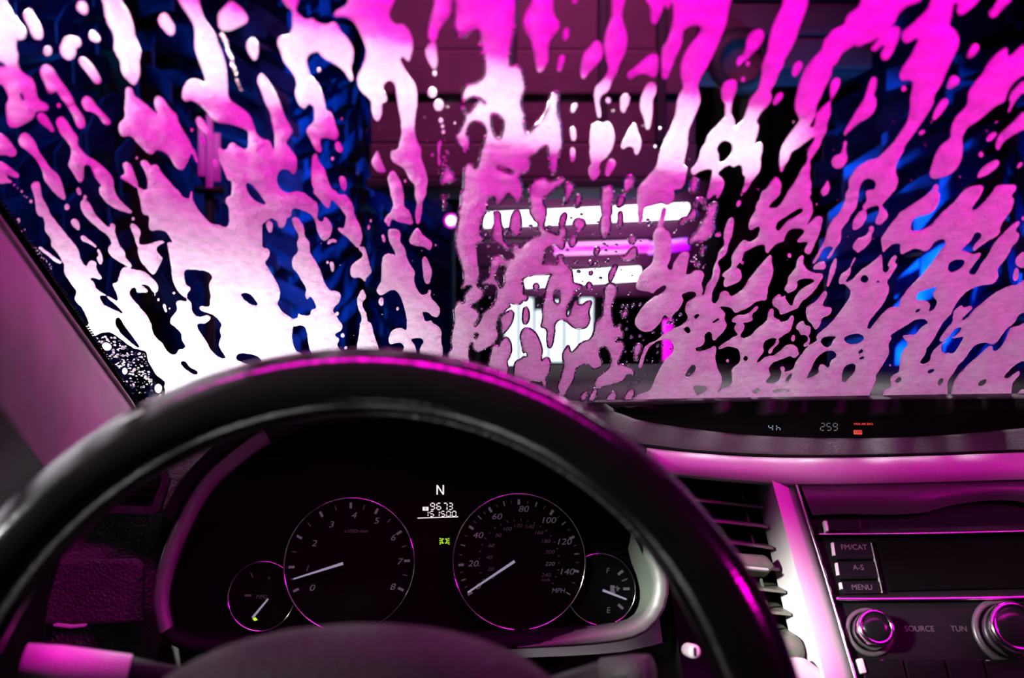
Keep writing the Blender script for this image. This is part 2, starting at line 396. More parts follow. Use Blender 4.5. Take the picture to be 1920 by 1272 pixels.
# pad below the recess
lip2 = [(1085, 790, .86), (1180, 812, .845), (1300, 832, .832), (1450, 846, .824), (1650, 848, .822), (1920, 842, .824), (2350, 830, .83)]
lip3 = [(1085, 830, .845), (1200, 838, .828), (1300, 850, .818), (1480, 859, .812), (1700, 857, .812), (1920, 849, .812), (2350, 838, .82)]
lo_l = [(1085, 768, .885)] + lo
loft('dash_roll', [row([(1085, 758, .90), (1130, 757, .904), (1152, 770, .891)], 60) if False else [at(*p) for p in interp(lo_l, 60)],
                   [at(*p) for p in interp([(a[0], a[1]+6, a[2]-.008) for a in lo_l], 60)], row(lip2, 60), row(lip3, 60)], M['dashpad'], dash, .004)
loft('dash_shoulder', [row([(1040, 758, .905), (1100, 757, .905), (1135, 756.5, .905)], 10), row([(1040, 764, .895), (1100, 764, .893), (1154, 769, .891)], 10), row([(1040, 790, .88), (1085, 780, .875), (1152, 774, .879)], 10), row([(1040, 850, .86), (1085, 835, .845), (1180, 806, .85)], 10)], M['dashpad'], dash, .004)
# dark step below the roll
loft('dash_gap', [row(lip3, 40), row([(x, y+4, Y+.02) for x, y, Y in lip3], 40), row([(x, y+24, Y+.02) for x, y, Y in lip3], 40)], M['black'], dash, .003)
# figures on the clock display, on a plane just proud of the lens
cf = Frame(at(1500, 800, .853), (1, 0, 0), (0, .35, 1))
cm = thing('clock_figures', None, None, cf.M); cm.parent = pod
def cseg(s, x0, y0, w, h, pitch, m):
    a, b = cf.loc(x0, y0), cf.loc(x0 + w, y0 - h); k = (b[0]-a[0])/w
    segments('digit', s, a[0], a[1], 0, w*k, (b[1]-a[1]), pitch*k, m, pod)
bpy.data.objects.remove(cm)
class _Pod: pass
podf = bpy.data.objects.new('figures', None)
def in_pod(o): return o
pod.matrix_world = Matrix()
def cseg(s, x0, y0, w, h, pitch, m, name='digit'):
    a, b = cf.loc(x0, y0), cf.loc(x0 + w, y0 - h); k = (b[0]-a[0])/w
    before = set(bpy.data.objects)
    segments(name, s, a[0], a[1], 0, w*k, (b[1]-a[1]), pitch*k, m, None, th=.2)
    for o in set(bpy.data.objects) - before: o.matrix_world = cf.M; o.parent = pod
bpy.data.objects.remove(podf)
cseg('4', 1441, 808, 7, 11, 9, M['clock']); cseg('h', 1456, 808, 6, 11, 9, M['clock'])
cseg('259', 1538.5, 807.5, 6.5, 13.5, 10.2, M['clockdim'])
def ctext(body, px, py, hpx, m, name, sx=1.):
    a, b = cf.loc(px, py), cf.loc(px, py-hpx); o = text(name, body, 0, 0, 0, (b[1]-a[1])*1.4, m, None, 0, 'LEFT', sx)
    o.matrix_world = cf.M @ Matrix.Translation((a[0], a[1], 0)) @ Matrix.Diagonal((sx, 1, 1, 1)); o.parent = pod; return o
ctext('PASS AIR BAG', 1601, 795.5, 4.2, M['red'], 'warning_lettering', 1.0)
a, b = cf.loc(1601, 815), cf.loc(1616, 807)
o = prism('warning_box', [(a[0], a[1]), (b[0], a[1]), (b[0], b[1]), (a[0], b[1])], 0, .0002, M['red'], None); o.matrix_world = cf.M; o.parent = pod
w = ctext('OFF', 1602.5, 811, 5.2, M['darkprint'], 'warning_lettering', 1.1); w.matrix_world = cf.M @ Matrix.Translation((cf.loc(1602.5, 811)[0], cf.loc(1602.5, 811)[1], .0004)) @ Matrix.Diagonal((1.1, 1, 1, 1))

# left end of the dash beside the gauges, grained vinyl with a vent surround and a pocket lid
loft('dash_end', [row([(150, 800, .80), (250, 795, .83), (330, 786, .85), (440, 780, .86)], 20), row([(140, 850, .76), (250, 845, .78), (340, 842, .79), (430, 838, .80)], 20),
                  row([(110, 960, .73), (200, 960, .74), (280, 955, .75), (350, 950, .76)], 20), row([(90, 1130, .71), (180, 1130, .72), (250, 1130, .73), (312, 1130, .74)], 20),
                  row([(60, 1420, .66), (180, 1420, .67), (250, 1420, .68), (330, 1420, .69)], 20)], M['leather'], dash, .004)
loft('lower_panel', [row([(300, 1205, .72), (700, 1232, .72), (1150, 1225, .72), (1330, 1180, .74)], 20), row([(280, 1300, .69), (700, 1320, .69), (1150, 1320, .69), (1400, 1290, .71)], 20), row([(260, 1450, .66), (700, 1450, .66), (1150, 1450, .66), (1450, 1450, .68)], 20)], M['black'], dash, .004)
ef = Frame(at(250, 940, .728), (1, .06, 0), (0, .25, 1))
sv = thing('side_vent_surround', 'angled silver edged surround of the side air vent left of the gauges', 'vent', ef.M)
pin = ef.pl([(120, 880), (305, 888), (308, 900), (290, 945), (285, 950), (110, 945)])
pout = ef.pl([(110, 872), (318, 880), (323, 896), (303, 958), (294, 964), (100, 958)])
loops('surround', [[(x, y, .0) for x, y in pout], [(x, y, .006) for x, y in pout], [(x, y, .006) for x, y in pin], [(x, y, -.004) for x, y in pin]], M['dashpad'], sv, smooth=False)
prism('vent_core', pin, -.004, .001, M['black'], sv)
for i in range(3):
    y = 893 + i*17; q = ef.pl([(122, y), (296, y), (294, y+4), (120, y+4)]); prism('slat', q, .001, .005, M['black'], sv, .0005)
pk = thing('coin_pocket', 'small dark pocket lid with pink lit pull at the dash end', 'pocket', ef.M)
prism('lid', ef.pl([(70, 1048), (262, 1046), (272, 1052), (278, 1062), (276, 1165), (70, 1170)]), .004, .012, M['leather'], pk, .003)
prism('pull', ef.pl([(118, 1163), (150, 1166), (176, 1164), (176, 1169), (150, 1172), (118, 1168)]), .012, .019, M['silver'], pk, .001)

# ------------------------------------------------------------------ instrument cluster
CD = ray(830, 1060); CD = CD/np.linalg.norm(CD)
cl = Frame(CAM + CD*.80, (1, 0, 0), np.cross((1, 0, 0), CD))
if cl.n @ CD > 0: cl.n = -cl.n
K = .80/FPX*np.linalg.norm(ray(830, 1060))/np.linalg.norm(ray(960, 636))
K = cl.loc(831, 1060)[0] - cl.loc(830, 1060)[0]
cluster = thing('instrument_cluster', 'dark instrument cluster with round gauges in a silver rimmed hood', 'gauges', cl.M)
trim = [(300, 1190), (287, 1130), (300, 1058), (330, 980), (372, 905), (425, 853), (500, 802), (600, 772), (740, 760), (900, 766), (1040, 795), (1125, 850), (1190, 945), (1235, 1035), (1252, 1090), (1243, 1145), (1205, 1188), (1130, 1206), (960, 1216), (700, 1228), (450, 1228), (340, 1218)]
trim = [tuple(p) for p in interp(trim + [trim[0]], 90)[:-1]]
cx, cy = 775, 1010
def inset(d, dr=None):
    P = np.array(trim); t = np.roll(P, -1, 0) - np.roll(P, 1, 0); t /= np.linalg.norm(t, axis=1)[:, None]
    nrm = np.stack([-t[:, 1], t[:, 0]], 1)
    if np.sum(nrm*(P - [cx, cy])) > 0: nrm = -nrm
    return [tuple(p) for p in P + nrm*d]
def lp(pts, n): return [cl.loc(x, y, n) for x, y in pts]
RING = ((-2, .050), (0, .056), (4, .058), (26, .052), (30, .048), (30, .036))
INS = {d: inset(d) for d, _ in RING}
loops('black_surround', [[cl.loc(x, y, n - .0025) for x, y in INS[d]] for d, n in RING], M['black'], cluster)
def arc(name, m, f, thin=lambda p: 1.):
    ix = [i for i, p in enumerate(trim) if f(p)]
    st = next(i for i in ix if (i-1) % len(trim) not in ix); ix = [(st + k) % len(trim) for k in range(len(ix))]
    P0 = np.array(INS[0]); P1 = np.array(INS[30])
    L = []
    for d, n in RING:
        l = []
        for i in ix:
            t = thin(trim[i]); q = P0[i] + (P1[i]-P0[i])*(d/30.)*t
            l.append(cl.loc(q[0], q[1], n))
        L.append(l)
    return loops(name, L, m, cluster, close=False)
arc('silver_surround', M['bezel'], lambda p: p[0] < 500 and p[1] < 1195 and p[1] > 800)
arc('silver_surround', M['bezel'], lambda p: p[0] > 945 and p[1] > 960, lambda p: min(1., max(.04, (p[0]-950)/140)) if p[1] > 1150 else min(1., max(.05, (p[1]-955)/70)))
loops('hood_wall', [lp(inset(30), .044), lp(inset(32), .026), lp(inset(35), .006), lp(inset(36), .0)], M['black'], cluster)
prism('face_panel', [cl.loc(x, y)[:2] for x, y in inset(34)], -.004, -.0002, M['dial'], cluster)
# the lower right of the hood wall is a pale tray that catches the light
tr_i = [i for i, p in enumerate(trim) if p[0] > 955 and p[1] > 940]
tr_i = sorted(tr_i, key=lambda i: (i - tr_i[0]) % len(trim))
A0 = lp(inset(29), .047)
def taper(i, k, n):
    x, y = trim[i]
    f = min(1., max(.05, (x - 955)/150)) if y > 1150 else min(1., max(.05, (y-945)/70))
    d = np.interp(y, [1090, 1150, 1190, 1206], [26, 18, 8, 5])*k
    P = inset(29*f + d*f)[i]; return cl.loc(P[0], P[1], .047 - (.047-n)*f)
tr_i = [i for i in tr_i]
loops('tray_wall', [[taper(i, 0., .047) for i in tr_i], [taper(i, .5, .034) for i in tr_i], [taper(i, 1., .020) for i in tr_i]], M['bezel'], cluster, close=False)
# top hood
Hd = [i for i, p in enumerate(trim) if p[1] < 1000]
H0 = lp(inset(-1), .050); H1 = lp(inset(-26), .075); H2 = lp(inset(-30), .0)
loops('hood_shell', [[H0[i] for i in Hd], [H1[i] for i in Hd], [H2[i] for i in Hd]], M['black'], cluster, close=False)
def g(px, py, z=0.): return cl.loc(px, py, z)
def gauge(name, cxp, cyp, r, label, z=0.):
    x, y, _ = g(cxp, cyp); d = lathe(name, x, y, [((r+2)*K, -.0002 - z), ((r+2)*K, .0010), ((r-1)*K, .0012), (2*K, .0012)], M['dial'], cluster, 64)
    d.location.z = z
    if label: d['label'] = label
    rg = loops('chrome_ring', [circ(x, y, (r+1.2)*K, 72, .001), circ(x, y, (r+1.4)*K, 72, .0032), circ(x, y, (r-.4)*K, 72, .0036), circ(x, y, (r-1.2)*K, 72, .0012)], M['chrome'], d)
    return d, x, y
def tick(d, x, y, ang, r0, r1, w, m, name='tick_mark'):
    c, s = math.cos(ang), math.sin(ang); w = w*K/2
    pts = [(x + r0*K*c - w*s, y + r0*K*s + w*c), (x + r0*K*c + w*s, y + r0*K*s - w*c), (x + r1*K*c + w*s, y + r1*K*s - w*c), (x + r1*K*c - w*s, y + r1*K*s + w*c)]
    prism(name, pts, .0012, .0015, m, d)
def numeral(d, s, px, py, h, m, shear=.22, sx=1.25):
    X, Y, _ = g(px, py); return text('numeral', s, X, Y, .0014, h*K*1.36, m, d, shear, sx=sx)
def needle(d, x0, y0, x1, y1, w0, w1, m):
    a, b = np.array(g(x0, y0)[:2]), np.array(g(x1, y1)[:2]); t = (b-a)/np.linalg.norm(b-a); p = np.array([-t[1], t[0]])
    prism('needle', [tuple(a + p*w0*K/2), tuple(a - p*w0*K/2), tuple(b - p*w1*K/2), tuple(b + p*w1*K/2)], .005, .006, m, d)
# tachometer 0-8
tach, tx, ty = gauge('tachometer', 657, 1058, 121, 'round rev counter numbered 0 to 8', .004)
pos = {0: (587, 1103), 1: (578, 1067), 2: (591, 1020), 3: (623, 985), 4: (665, 968), 5: (707, 978), 6: (738, 1009), 7: (750, 1054), 8: (737, 1101)}
for i in range(17):
    a = math.radians(212 - i*15.2) if i < 99 else 0
    a = math.radians(np.interp(i/2, [0, 1, 2, 3, 4, 5, 6, 7, 8], [206, 183, 153, 122, 91, 64, 32, 3, -25]))
    if i % 2 == 0: tick(tach, tx, ty, a, 102, 113, 4.5, M['print'])
    else: tick(tach, tx, ty, a, 102, 111, 1.8, M['printdim'])
for k, (px, py) in pos.items(): numeral(tach, str(k), px, py, 12, M['print'] if k not in (1,) else M['printdim'])
text('unit_lettering', 'x1000r/min', *g(669, 997)[:2], .0014, 7.5*K*1.3, M['printdim'], tach, .3)
needle(tach, 647, 1057, 555, 1086, 5, 2.4, M['needle'])
# speedometer
sp, sx_, sy_ = gauge('speedometer', 973, 1052, 123, 'round speedometer in miles and kilometres per hour', .004)
for s, px, py in (('0', 896, 1100), ('20', 887, 1058), ('40', 896, 1005), ('60', 931, 970), ('80', 981, 956), ('100', 1027, 977), ('120', 1056, 1017), ('140', 1061, 1073)): numeral(sp, s, px, py, 11.5, M['print'])
for s, px, py in (('0', 924, 1083), ('20', 920, 1068), ('40', 917, 1046), ('60', 921, 1024), ('80', 934, 1005), ('100', 950, 993), ('120', 970, 987), ('140', 992, 989), ('160', 1009, 1000), ('180', 1022, 1016), ('200', 1030, 1036), ('220', 1030, 1058), ('240', 1023, 1079)): numeral(sp, s, px, py, 7, M['print'] if s == '220' else M['printdim'])
text('unit_lettering', 'km/h', *g(1022, 1088)[:2], .0014, 6*K*1.3, M['printdim'], sp, .25)
text('unit_lettering', 'MPH', *g(1046, 1108)[:2], .0014, 9*K*1.36, M['print'], sp, .2)
mi = [0, 20, 40, 60, 80, 100, 120, 140, 150]; an = [213, 184, 146, 120, 90, 55, 23, -10, -33]
for v in range(0, 151, 5):
    a = math.radians(np.interp(v, mi, an))
    if v % 20 == 0: tick(sp, sx_, sy_, a, 103, 113, 4.6, M['print'])
    elif v % 10 == 0: tick(sp, sx_, sy_, a, 104, 113, 2, M['print'])
    else: tick(sp, sx_, sy_, a, 106, 112, 1.4, M['printdim'])
for i in range(25):
    a = math.radians(207 - i*10); tick(sp, sx_, sy_, a, 73, 76 if i % 2 else 77, 1.6, M['printdim'])
needle(sp, 965, 1053, 878, 1111, 5, 3, M['needle'])
# fuel gauge
fu, fx, fy = gauge('fuel_gauge', 1126, 1105, 64, 'small round fuel gauge with F and E')
numeral(fu, 'F', 1139, 1071, 10, M['print'], .12, 1.); numeral(fu, 'E', 1140, 1145, 11, M['print'], .12, 1.)
for a, m_, w in ((38, 'print', 5), (20, 'printdim', 2.4), (0.5, 'print', 5), (-21, 'printdim', 2.4), (-41, 'print', 5)): tick(fu, fx, fy, math.radians(a), 42, 54, w, M[m_])
needle(fu, 1129, 1107, 1173, 1124, 4.5, 3.2, M['needle'])
pu = [(1144, 1098), (1152, 1098), (1152, 1111), (1154, 1111), (1154, 1113), (1142, 1113), (1142, 1111), (1144, 1111)]
prism('pump_symbol', cl.pl(pu), .0012, .0016, M['print'], fu)
hose = [g(1153, 1101, .0015), g(1156, 1103, .0015), g(1157, 1109, .0015), g(1159, 1109, .0015), g(1159, 1102, .0015), g(1156, 1099, .0015)]
tube('pump_hose', hose, .5*K, M['print'], fu, 6)
prism('filler_arrow', cl.pl([(1157, 1101), (1163, 1104), (1157, 1107)]), .0012, .0016, M['print'], fu)
# economy gauge, mostly behind the rim
ec, ex, ey = gauge('economy_gauge', 492, 1118, 62, 'small economy gauge marked MPG')
text('unit_lettering', 'MPG', *g(491, 1120)[:2], .0014, 8*K*1.3, M['printdim'], ec, .2)
tick(ec, ex, ey, math.radians(178), 20, 32, 4, M['printdim']); text('numeral', '+', *g(505, 1085)[:2], .0014, 12*K, M['printdim'], ec)
tick(ec, ex, ey, math.radians(120), 38, 48, 2, M['printdim'])
needle(ec, 506, 1123, 477, 1158, 2.6, 4, M['needle'])
prism('eco_mark', cl.pl([(474, 1160), (480, 1158), (484, 1163), (478, 1165)]), .0012, .0016, M['green'], ec)
# gear letter, trip and odometer
od = cl.pl([(783, 971.2), (859, 968.8), (859, 970.4), (783, 972.8)])
odm = prism('trip_display', od, -.0002, .0004, M['lcd'], cluster); odm['label'] = 'lit white trip and mileage display'
Np = cl.pl([(818.5, 928), (818.5, 910), (821, 910), (830, 924), (830, 910), (832.5, 910), (832.5, 928), (830, 928), (821, 914.5), (821, 928)])
prism('gear_letter', Np, -.0002, .0003, M['lcd'], odm)
def kseg(s, x0, y0, w, h, pitch):
    a = g(x0, y0); segments('digit', s, a[0], a[1], 0, w*K, h*K, pitch*K, M['lcd'], odm, th=.24, slant=.03)
kseg('967', 807, 956, 7.5, 12, 12); kseg('3', 841, 956, 7, 12, 12)
kseg('151500', 795.5, 969, 7, 9.8, 10.6)
prism('decimal_point', cl.pl([(837.2, 954), (839, 954), (839, 956.3), (837.2, 956.3)]), 0, .0003, M['lcd'], odm)
prism('trip_badge', cl.pl([(792.5, 951), (803.5, 951), (803.5, 958), (792.5, 958)]), 0, .0002, M['lcd'], odm)
text('trip_letter', 'B', *g(798, 954.5)[:2], .0004, 7*K, M['darkprint'], odm)
# side-lamp telltale
tt = prism('lamp_telltale', cl.pl([(833.3, 1011), (834.2, 1011), (834.2, 1019), (833.3, 1019)]), -.0002, .0001, M['dial'], cluster); tt['label'] = 'lit green side lamp symbol'
for s in (-1, 1):
    bx = 833.4
    D = [(bx + s*1.2, 1010.5), (bx + s*4, 1010.3), (bx + s*5.2, 1012), (bx + s*5.2, 1018), (bx + s*4, 1019.7), (bx + s*1.2, 1019.5), (bx + s*1.2, 1018), (bx + s*3.2, 1018), (bx + s*3.8, 1017), (bx + s*3.8, 1013), (bx + s*3.2, 1012), (bx + s*1.2, 1012)]
    prism('lamp_outline', cl.pl(D), 0, .0003, M['green'], tt)
    for yy, dy in ((1011, -1.5), (1014, -.4), (1017, .6), (1019.5, 1.6)):
        prism('lamp_ray', cl.pl([(bx + s*6, yy-.7), (bx + s*9.5, yy + dy - .7), (bx + s*9.5, yy + dy + .7), (bx + s*6, yy + .7)]), 0, .0003, M['green'], tt)

# ------------------------------------------------------------------ steering wheel
WC = np.array([-.064, .340, .9745]); Wt, Wr = .372, .072
wu = np.array([math.cos(Wr), math.sin(Wr), 0.]); wn = np.array([math.sin(Wr)*math.cos(Wt), -math.cos(Wr)*math.cos(Wt), math.sin(Wt)])
wv = np.cross(wn, wu); wv = wv if wv[2] > 0 else -wv
wf = Frame(WC, wu, wv)
wheel = thing('steering_wheel', 'black leather steering wheel in front of the gauges', 'steering wheel', wf.M)
RM, RT = .1755, .0155
n1, n2 = 96, 16
V = []; F = []
for i in range(n1):
    a = 2*math.pi*i/n1; fat = 1 + .10*math.exp(-((math.sin(a) - .35)/.2)**2)
    for j in range(n2):
        b = 2*math.pi*j/n2; r = RM + RT*fat*math.cos(b)
        V.append((r*math.cos(a), r*math.sin(a), RT*1.12*fat*math.sin(b)))
        F.append((i*n2+j, ((i+1) % n1)*n2+j, ((i+1) % n1)*n2+(j+1) % n2, i*n2+(j+1) % n2))
rim = poly('rim', V, F, M['wheel'], wheel, True)
tube('rim_stitching', [((RM-.0148)*math.cos(a), (RM-.0148)*math.sin(a), .004) for a in np.linspace(0, 2*math.pi, 97)[:-1]], .0008, M['leather'], rim, 6, closed=True)
# airbag cover: a rounded dome
def sup(rx, ry, n, z, cy=0., p=2.6):
    return [(rx*abs(math.cos(t))**(2/p)*(1 if math.cos(t) >= 0 else -1), cy + ry*abs(math.sin(t))**(2/p)*(1 if math.sin(t) >= 0 else -1), z) for t in np.arange(n)*2*math.pi/n]
loops('airbag_cover', [sup(.096, .060, 48, -.02, .008, 2.2), sup(.100, .064, 48, .005, .008, 2.2), sup(.094, .060, 48, .018, .008, 2.2), sup(.074, .048, 48, .027, .008, 2.2), sup(.035, .026, 48, .031, .006, 2.2)], M['hub'], wheel, True, True, True)
for s, nm in ((-1, 'spoke'), (1, 'spoke')):
    P = [(s*.095, .006), (s*.125, .016), (s*.168, .020), (s*.170, -.022), (s*.125, -.030), (s*.095, -.040)]
    spk = prism(nm, P, -.010, .010, M['wheel'], wheel, .005)
    pad = prism('button_pad', [(s*.088, .012), (s*.138, .016), (s*.144, .002), (s*.140, -.016), (s*.090, -.022)], .009, .0145, M['gloss'], spk, .002)
    prism('button_edge', [(s*.086, .0145), (s*.140, .0185), (s*.140, .0155), (s*.086, .0115)], .012, .0165, M['silver'], spk, .001)
    for k in range(2): prism('button', [(s*(.093+.024*k), .009), (s*(.113+.024*k), .010), (s*(.113+.024*k), -.006), (s*(.093+.024*k), -.007)], .0145, .018, M['silver'], spk, .0015)
lathe('column_shroud', 0, -.01, [(.06, -.02), (.055, -.09), (.06, -.16)], M['black'], wheel, 32, False, False)
# stalks behind the wheel
def stalk(P, label, m2):
    st = thing('column_stalk', label, 'stalk', group=None)
    tube('arm', [at(*p) for p in P], [.006, .007, .0085, .0095], M['black'], st, 12)
    tube('knob', [at(*P[-2]), at(*P[-1]), at(P[-1][0]*1.0 + (P[-1][0]-P[-2][0])*.5, P[-1][1] + (P[-1][1]-P[-2][1])*.5, P[-1][2]-.004)], [.0098, .0102, .009], m2, st, 14)
    return st
stalk([(520, 1330, .50), (380, 1285, .49), (240, 1262, .475), (110, 1247, .465)], 'lever behind the left spoke with a pink lit grey tip', M['silver'])
stalk([(900, 1330, .50), (1010, 1300, .495), (1130, 1268, .49), (1190, 1262, .485)], 'lever behind the right spoke under the fuel gauge', M['hub'])
key = thing('ignition_barrel', 'small bright ignition barrel', None); key.parent = dash
kf = Frame(at(1300, 1222, .60), (1, 0, 0), (0, .4, 1)); key.matrix_world = kf.M
kk = kf.loc(1301, 1222)[0]
lathe('barrel', 0, 0, [(13*kk, -.02), (13*kk, .002), (10*kk, .005), (5*kk, .005)], M['silver'], key, 24)
prism('key_slot', [(-2*kk, -8*kk), (2*kk, -8*kk), (2*kk, 8*kk), (-2*kk, 8*kk)], .004, .0056, M['black'], key)

# ------------------------------------------------------------------ centre stack
SL = math.radians(54)
sf = Frame(at(1500, 870, .785), (1, -.02, 0), (0, math.cos(SL), math.sin(SL)))
def S(pts, n=0.): return [sf.loc(x, y, n)[:2] for x, y in pts]
def sp3(pts, n): return [sf.loc(x, y, n) for x, y in pts]
stack = thing('centre_trim', 'satin silver trim band running across and down beside the centre vent', 'trim', sf.M)
band = [(1212, 849), (1300, 858), (1400, 865), (1500, 867.5), (1700, 865), (1920, 857), (2350, 840)]
low = [(1228, 884), (1300, 890), (1400, 899), (1500, 905), (1700, 902), (1920, 896), (2350, 882)]
bu, bl = interp(band, 50), interp(low, 50)
loops('trim_band', [sp3(bu, .004), sp3(bu + [0, 3], .012), sp3((bu + bl)/2, .015), sp3(bl - [0, 3], .013), sp3(bl, .009)], M['silver'], stack, close=False)
o = stack.children[-1]; s_ = o.modifiers.new('t', 'SOLIDIFY'); s_.thickness = .004; s_.offset = 1 if False else -1
# upright beside the vent: flat face and a wide bevel into the vent
vi = [(1416, 912), (1424, 948), (1450, 1060), (1478, 1180), (1492, 1240)]
vm = [(1446, 897), (1462, 955), (1490, 1060), (1523, 1180), (1547, 1272), (1590, 1430)]
vo = [(1489, 899), (1506, 955), (1541, 1068), (1577, 1180), (1606, 1272), (1655, 1430)]
vi = vi + [(1530, 1420)]
n_ = 40
li, lm, lo_ = interp(vi, n_), interp(vm, n_), interp(vo, n_)
loops('vent_bevel', [sp3(li, -.030), sp3((li*.5 + lm*.5), -.006), sp3(lm - [2, 0], .0145), sp3(lm, .016)], M['silver'], stack, close=False)
loops('upright', [sp3(lm, .016), sp3(lm*.7+lo_*.3, .0145), sp3(lo_ - [2, 0], .005), sp3(lo_, .003)], M['silver'], stack, close=False)
vb = S([(1452, 1238), (1500, 1236), (1545, 1268), (1600, 1330), (1480, 1330)])
prism('vent_foot', vb, -.01, .012, M['silver'], stack, .004)
# chrome line between trim and radio
lc = interp([(1491, 905), (1545, 1075), (1603, 1272), (1650, 1425)], 24)
loops('chrome_line', [sp3(lc - [2.5, 0], .006), sp3(lc - [1, 0], .0135), sp3(lc + [3.0, 0], .0135), sp3(lc + [5, 0], .006)], M['chrome'], stack, close=False)
# the vent
vent = thing('centre_air_vent', 'dark centre air vent with slanting slats beside the wheel rim', 'vent', sf.M)
vp = [(1225, 886), (1330, 893), (1448, 899), (1468, 975), (1494, 1070), (1528, 1190), (1552, 1280), (1594, 1420), (1300, 1420)]
prism('vent_box', S(vp), -.075, -.06, M['black'], vent)
wall = [S(vp, 0), S(vp, 0)]
loops('vent_wall', [[(x, y, .004) for x, y in S(vp)], [(x, y, -.07) for x, y in S(vp)]], M['black'], vent, smooth=False)
for i, (yl, yr, xr, grip) in enumerate([(936, 949, 1432, 0), (972, 986, 1441, 0), (1009, 1026, 1450, 0), (1060, 1066, 1462, 1), (1094, 1108, 1474, 0), (1137, 1150, 1484, 0), (1182, 1192, 1492, 0)]):
    xl = 1290 + i*10
    f0, f1 = sf.loc(xl, yl - 2, -.012), sf.loc(xr, yr, -.012)
    d = .046; up_ = .020
    th = .0012
    Vv = [(f0[0], f0[1], -.012), (f1[0], f1[1], -.012), (f1[0] + .002, f1[1] + up_, -.012 - d), (f0[0] + .006, f0[1] + up_, -.012 - d)]
    Vv = Vv + [(a, b - th*2.2, c) for a, b, c in Vv]
    sl = poly('slat', Vv, [(0, 1, 2, 3), (4, 5, 6, 7), (0, 1, 5, 4), (1, 2, 6, 5), (2, 3, 7, 6), (3, 0, 4, 7)], M['vent'], vent); bevel(sl, .0006)
    p0 = sf.loc(1395 + i*9, yr - 12, -.02); poly('slat_pin', [(p0[0]-.0008, p0[1]-.004, -.02), (p0[0]+.0008, p0[1]-.004, -.02), (p0[0]+.0008, p0[1]+.006, -.024), (p0[0]-.0008, p0[1]+.006, -.024), (p0[0]-.0008, p0[1]-.004, -.023), (p0[0]+.0008, p0[1]-.004, -.023), (p0[0]+.0008, p0[1]+.006, -.027), (p0[0]-.0008, p0[1]+.006, -.027)], [(0, 1, 2, 3), (4, 5, 6, 7), (0, 1, 5, 4), (1, 2, 6, 5), (2, 3, 7, 6), (3, 0, 4, 7)], M['vent'], sl)
    if grip:
        q = S([(1372, 1042), (1432, 1046), (1450, 1068), (1440, 1074), (1372, 1068)], -.012)
        gp = prism('vent_grip', q, -.03, -.002, M['vent'], sl, .003)
        prism('grip_edge', S([(1374, 1063), (1438, 1069), (1440, 1074), (1374, 1068)], -.004), -.004, .002, M['silver'], gp, .001)
bx, by, _ = sf.loc(1478, 1222, -.012)
lathe('thumb_wheel', bx, by, [(.002, .0), (.010, -.002), (.013, -.008), (.013, -.03)], M['vent'], vent, 28)

# ------------------------------------------------------------------ radio
radio = thing('car_radio', 'dark car radio with pink lit chrome bars and round knobs', 'radio', sf.M)
prism('back_panel', S([(1493, 904), (2350, 884), (2350, 1430), (1652, 1430)]), -.004, .006, M['black'], radio)
top = interp([(1500, 906), (1600, 906), (1750, 904), (1920, 900), (2350, 886)], 40)
ub = interp([(1523, 968), (1600, 966), (1720, 964), (1790, 948), (1860, 940), (1920, 943), (2000, 962), (2350, 952)], 40)
loops('upper_panel', [sp3(top, .006), sp3(top + [0, 2.5], .0125), sp3(ub - [0, 2.5], .0125), sp3(ub, .0075)], M['radio'], radio, close=False)
tb = S([(1543, 952), (1582, 952), (1582, 958), (1543, 958)], .013)
text('panel_lettering', 'DISC', *sf.loc(1562, 956, .0127)[:2], .0127, .0052, M['darkprint'], radio)
prism('disc_slot', S([(1530, 972), (1920, 964), (2350, 950), (2350, 984), (1920, 992), (1534, 1000)]), .005, .0066, M['gloss'], radio)
bar1u = interp([(1533, 993), (1620, 992), (1760, 989), (1920, 984), (2350, 968)], 40)
bar1l = bar1u + np.array([[2.5, t] for t in np.linspace(11, 19, 40)])
loops('chrome_bar', [sp3(bar1u, .004), sp3(bar1u + [0, 1], .0075), sp3(bar1u*.3 + bar1l*.7, .0145), sp3(bar1l - [0, 1.5], .0165), sp3(bar1l, .006)], M['bright'], radio, close=False)
pb = prism('disc_button', S([(1545, 977), (1612, 975), (1613, 995), (1550, 997)], .012), .008, .015, M['gloss'], radio, .001)
prism('button_end', S([(1544, 976), (1551, 976), (1555, 996), (1549, 997)], .0155), .010, .0158, M['silver'], pb, .001)
# screen and the three keys left of it
prism('screen', S([(1636, 1018), (1920, 1010), (2350, 996), (2350, 1100), (1920, 1108), (1660, 1114)]), .006, .009, M['lens'], radio, .001)
for i, (y0, y1, t) in enumerate([(1016, 1050, 'FM/CAT'), (1054, 1087, 'A-S'), (1091, 1113, 'MENU')]):
    x0, x1 = 1561 + (y0-1016)*.2, 1633 + (y0-1016)*.24; x2, x3 = x0 + (y1-y0)*.2, x1 + (y1-y0)*.24
    k = prism('key', S([(x0, y0), (x1, y0-1), (x3, y1-1), (x2, y1)], .01), .006, .0105, M['gloss'], radio, .0012)
    prism('key_edge', S([(x0-2, y0+2), (x0+2, y0+2), (x2*.5+x0*.5+2, y1-8), (x2*.5+x0*.5-2, y1-8)], .0108), .008, .011, M['silver'], k)
    text('key_lettering', t, *sf.loc((x0+x3)/2, y0+11, .0106)[:2], .0106, .0062, M['label'], k)
bar2u = interp([(1567, 1118), (1660, 1118), (1800, 1116.5), (1920, 1114), (2350, 1104)], 40)
bar2l = bar2u + np.array([[1.5, t] for t in np.linspace(9, 11, 40)])
loops('chrome_bar', [sp3(bar2u, .004), sp3(bar2u + [0, 1], .007), sp3(bar2l - [0, 1.5], .0135), sp3(bar2l, .006)], M['bright'], radio, close=False)
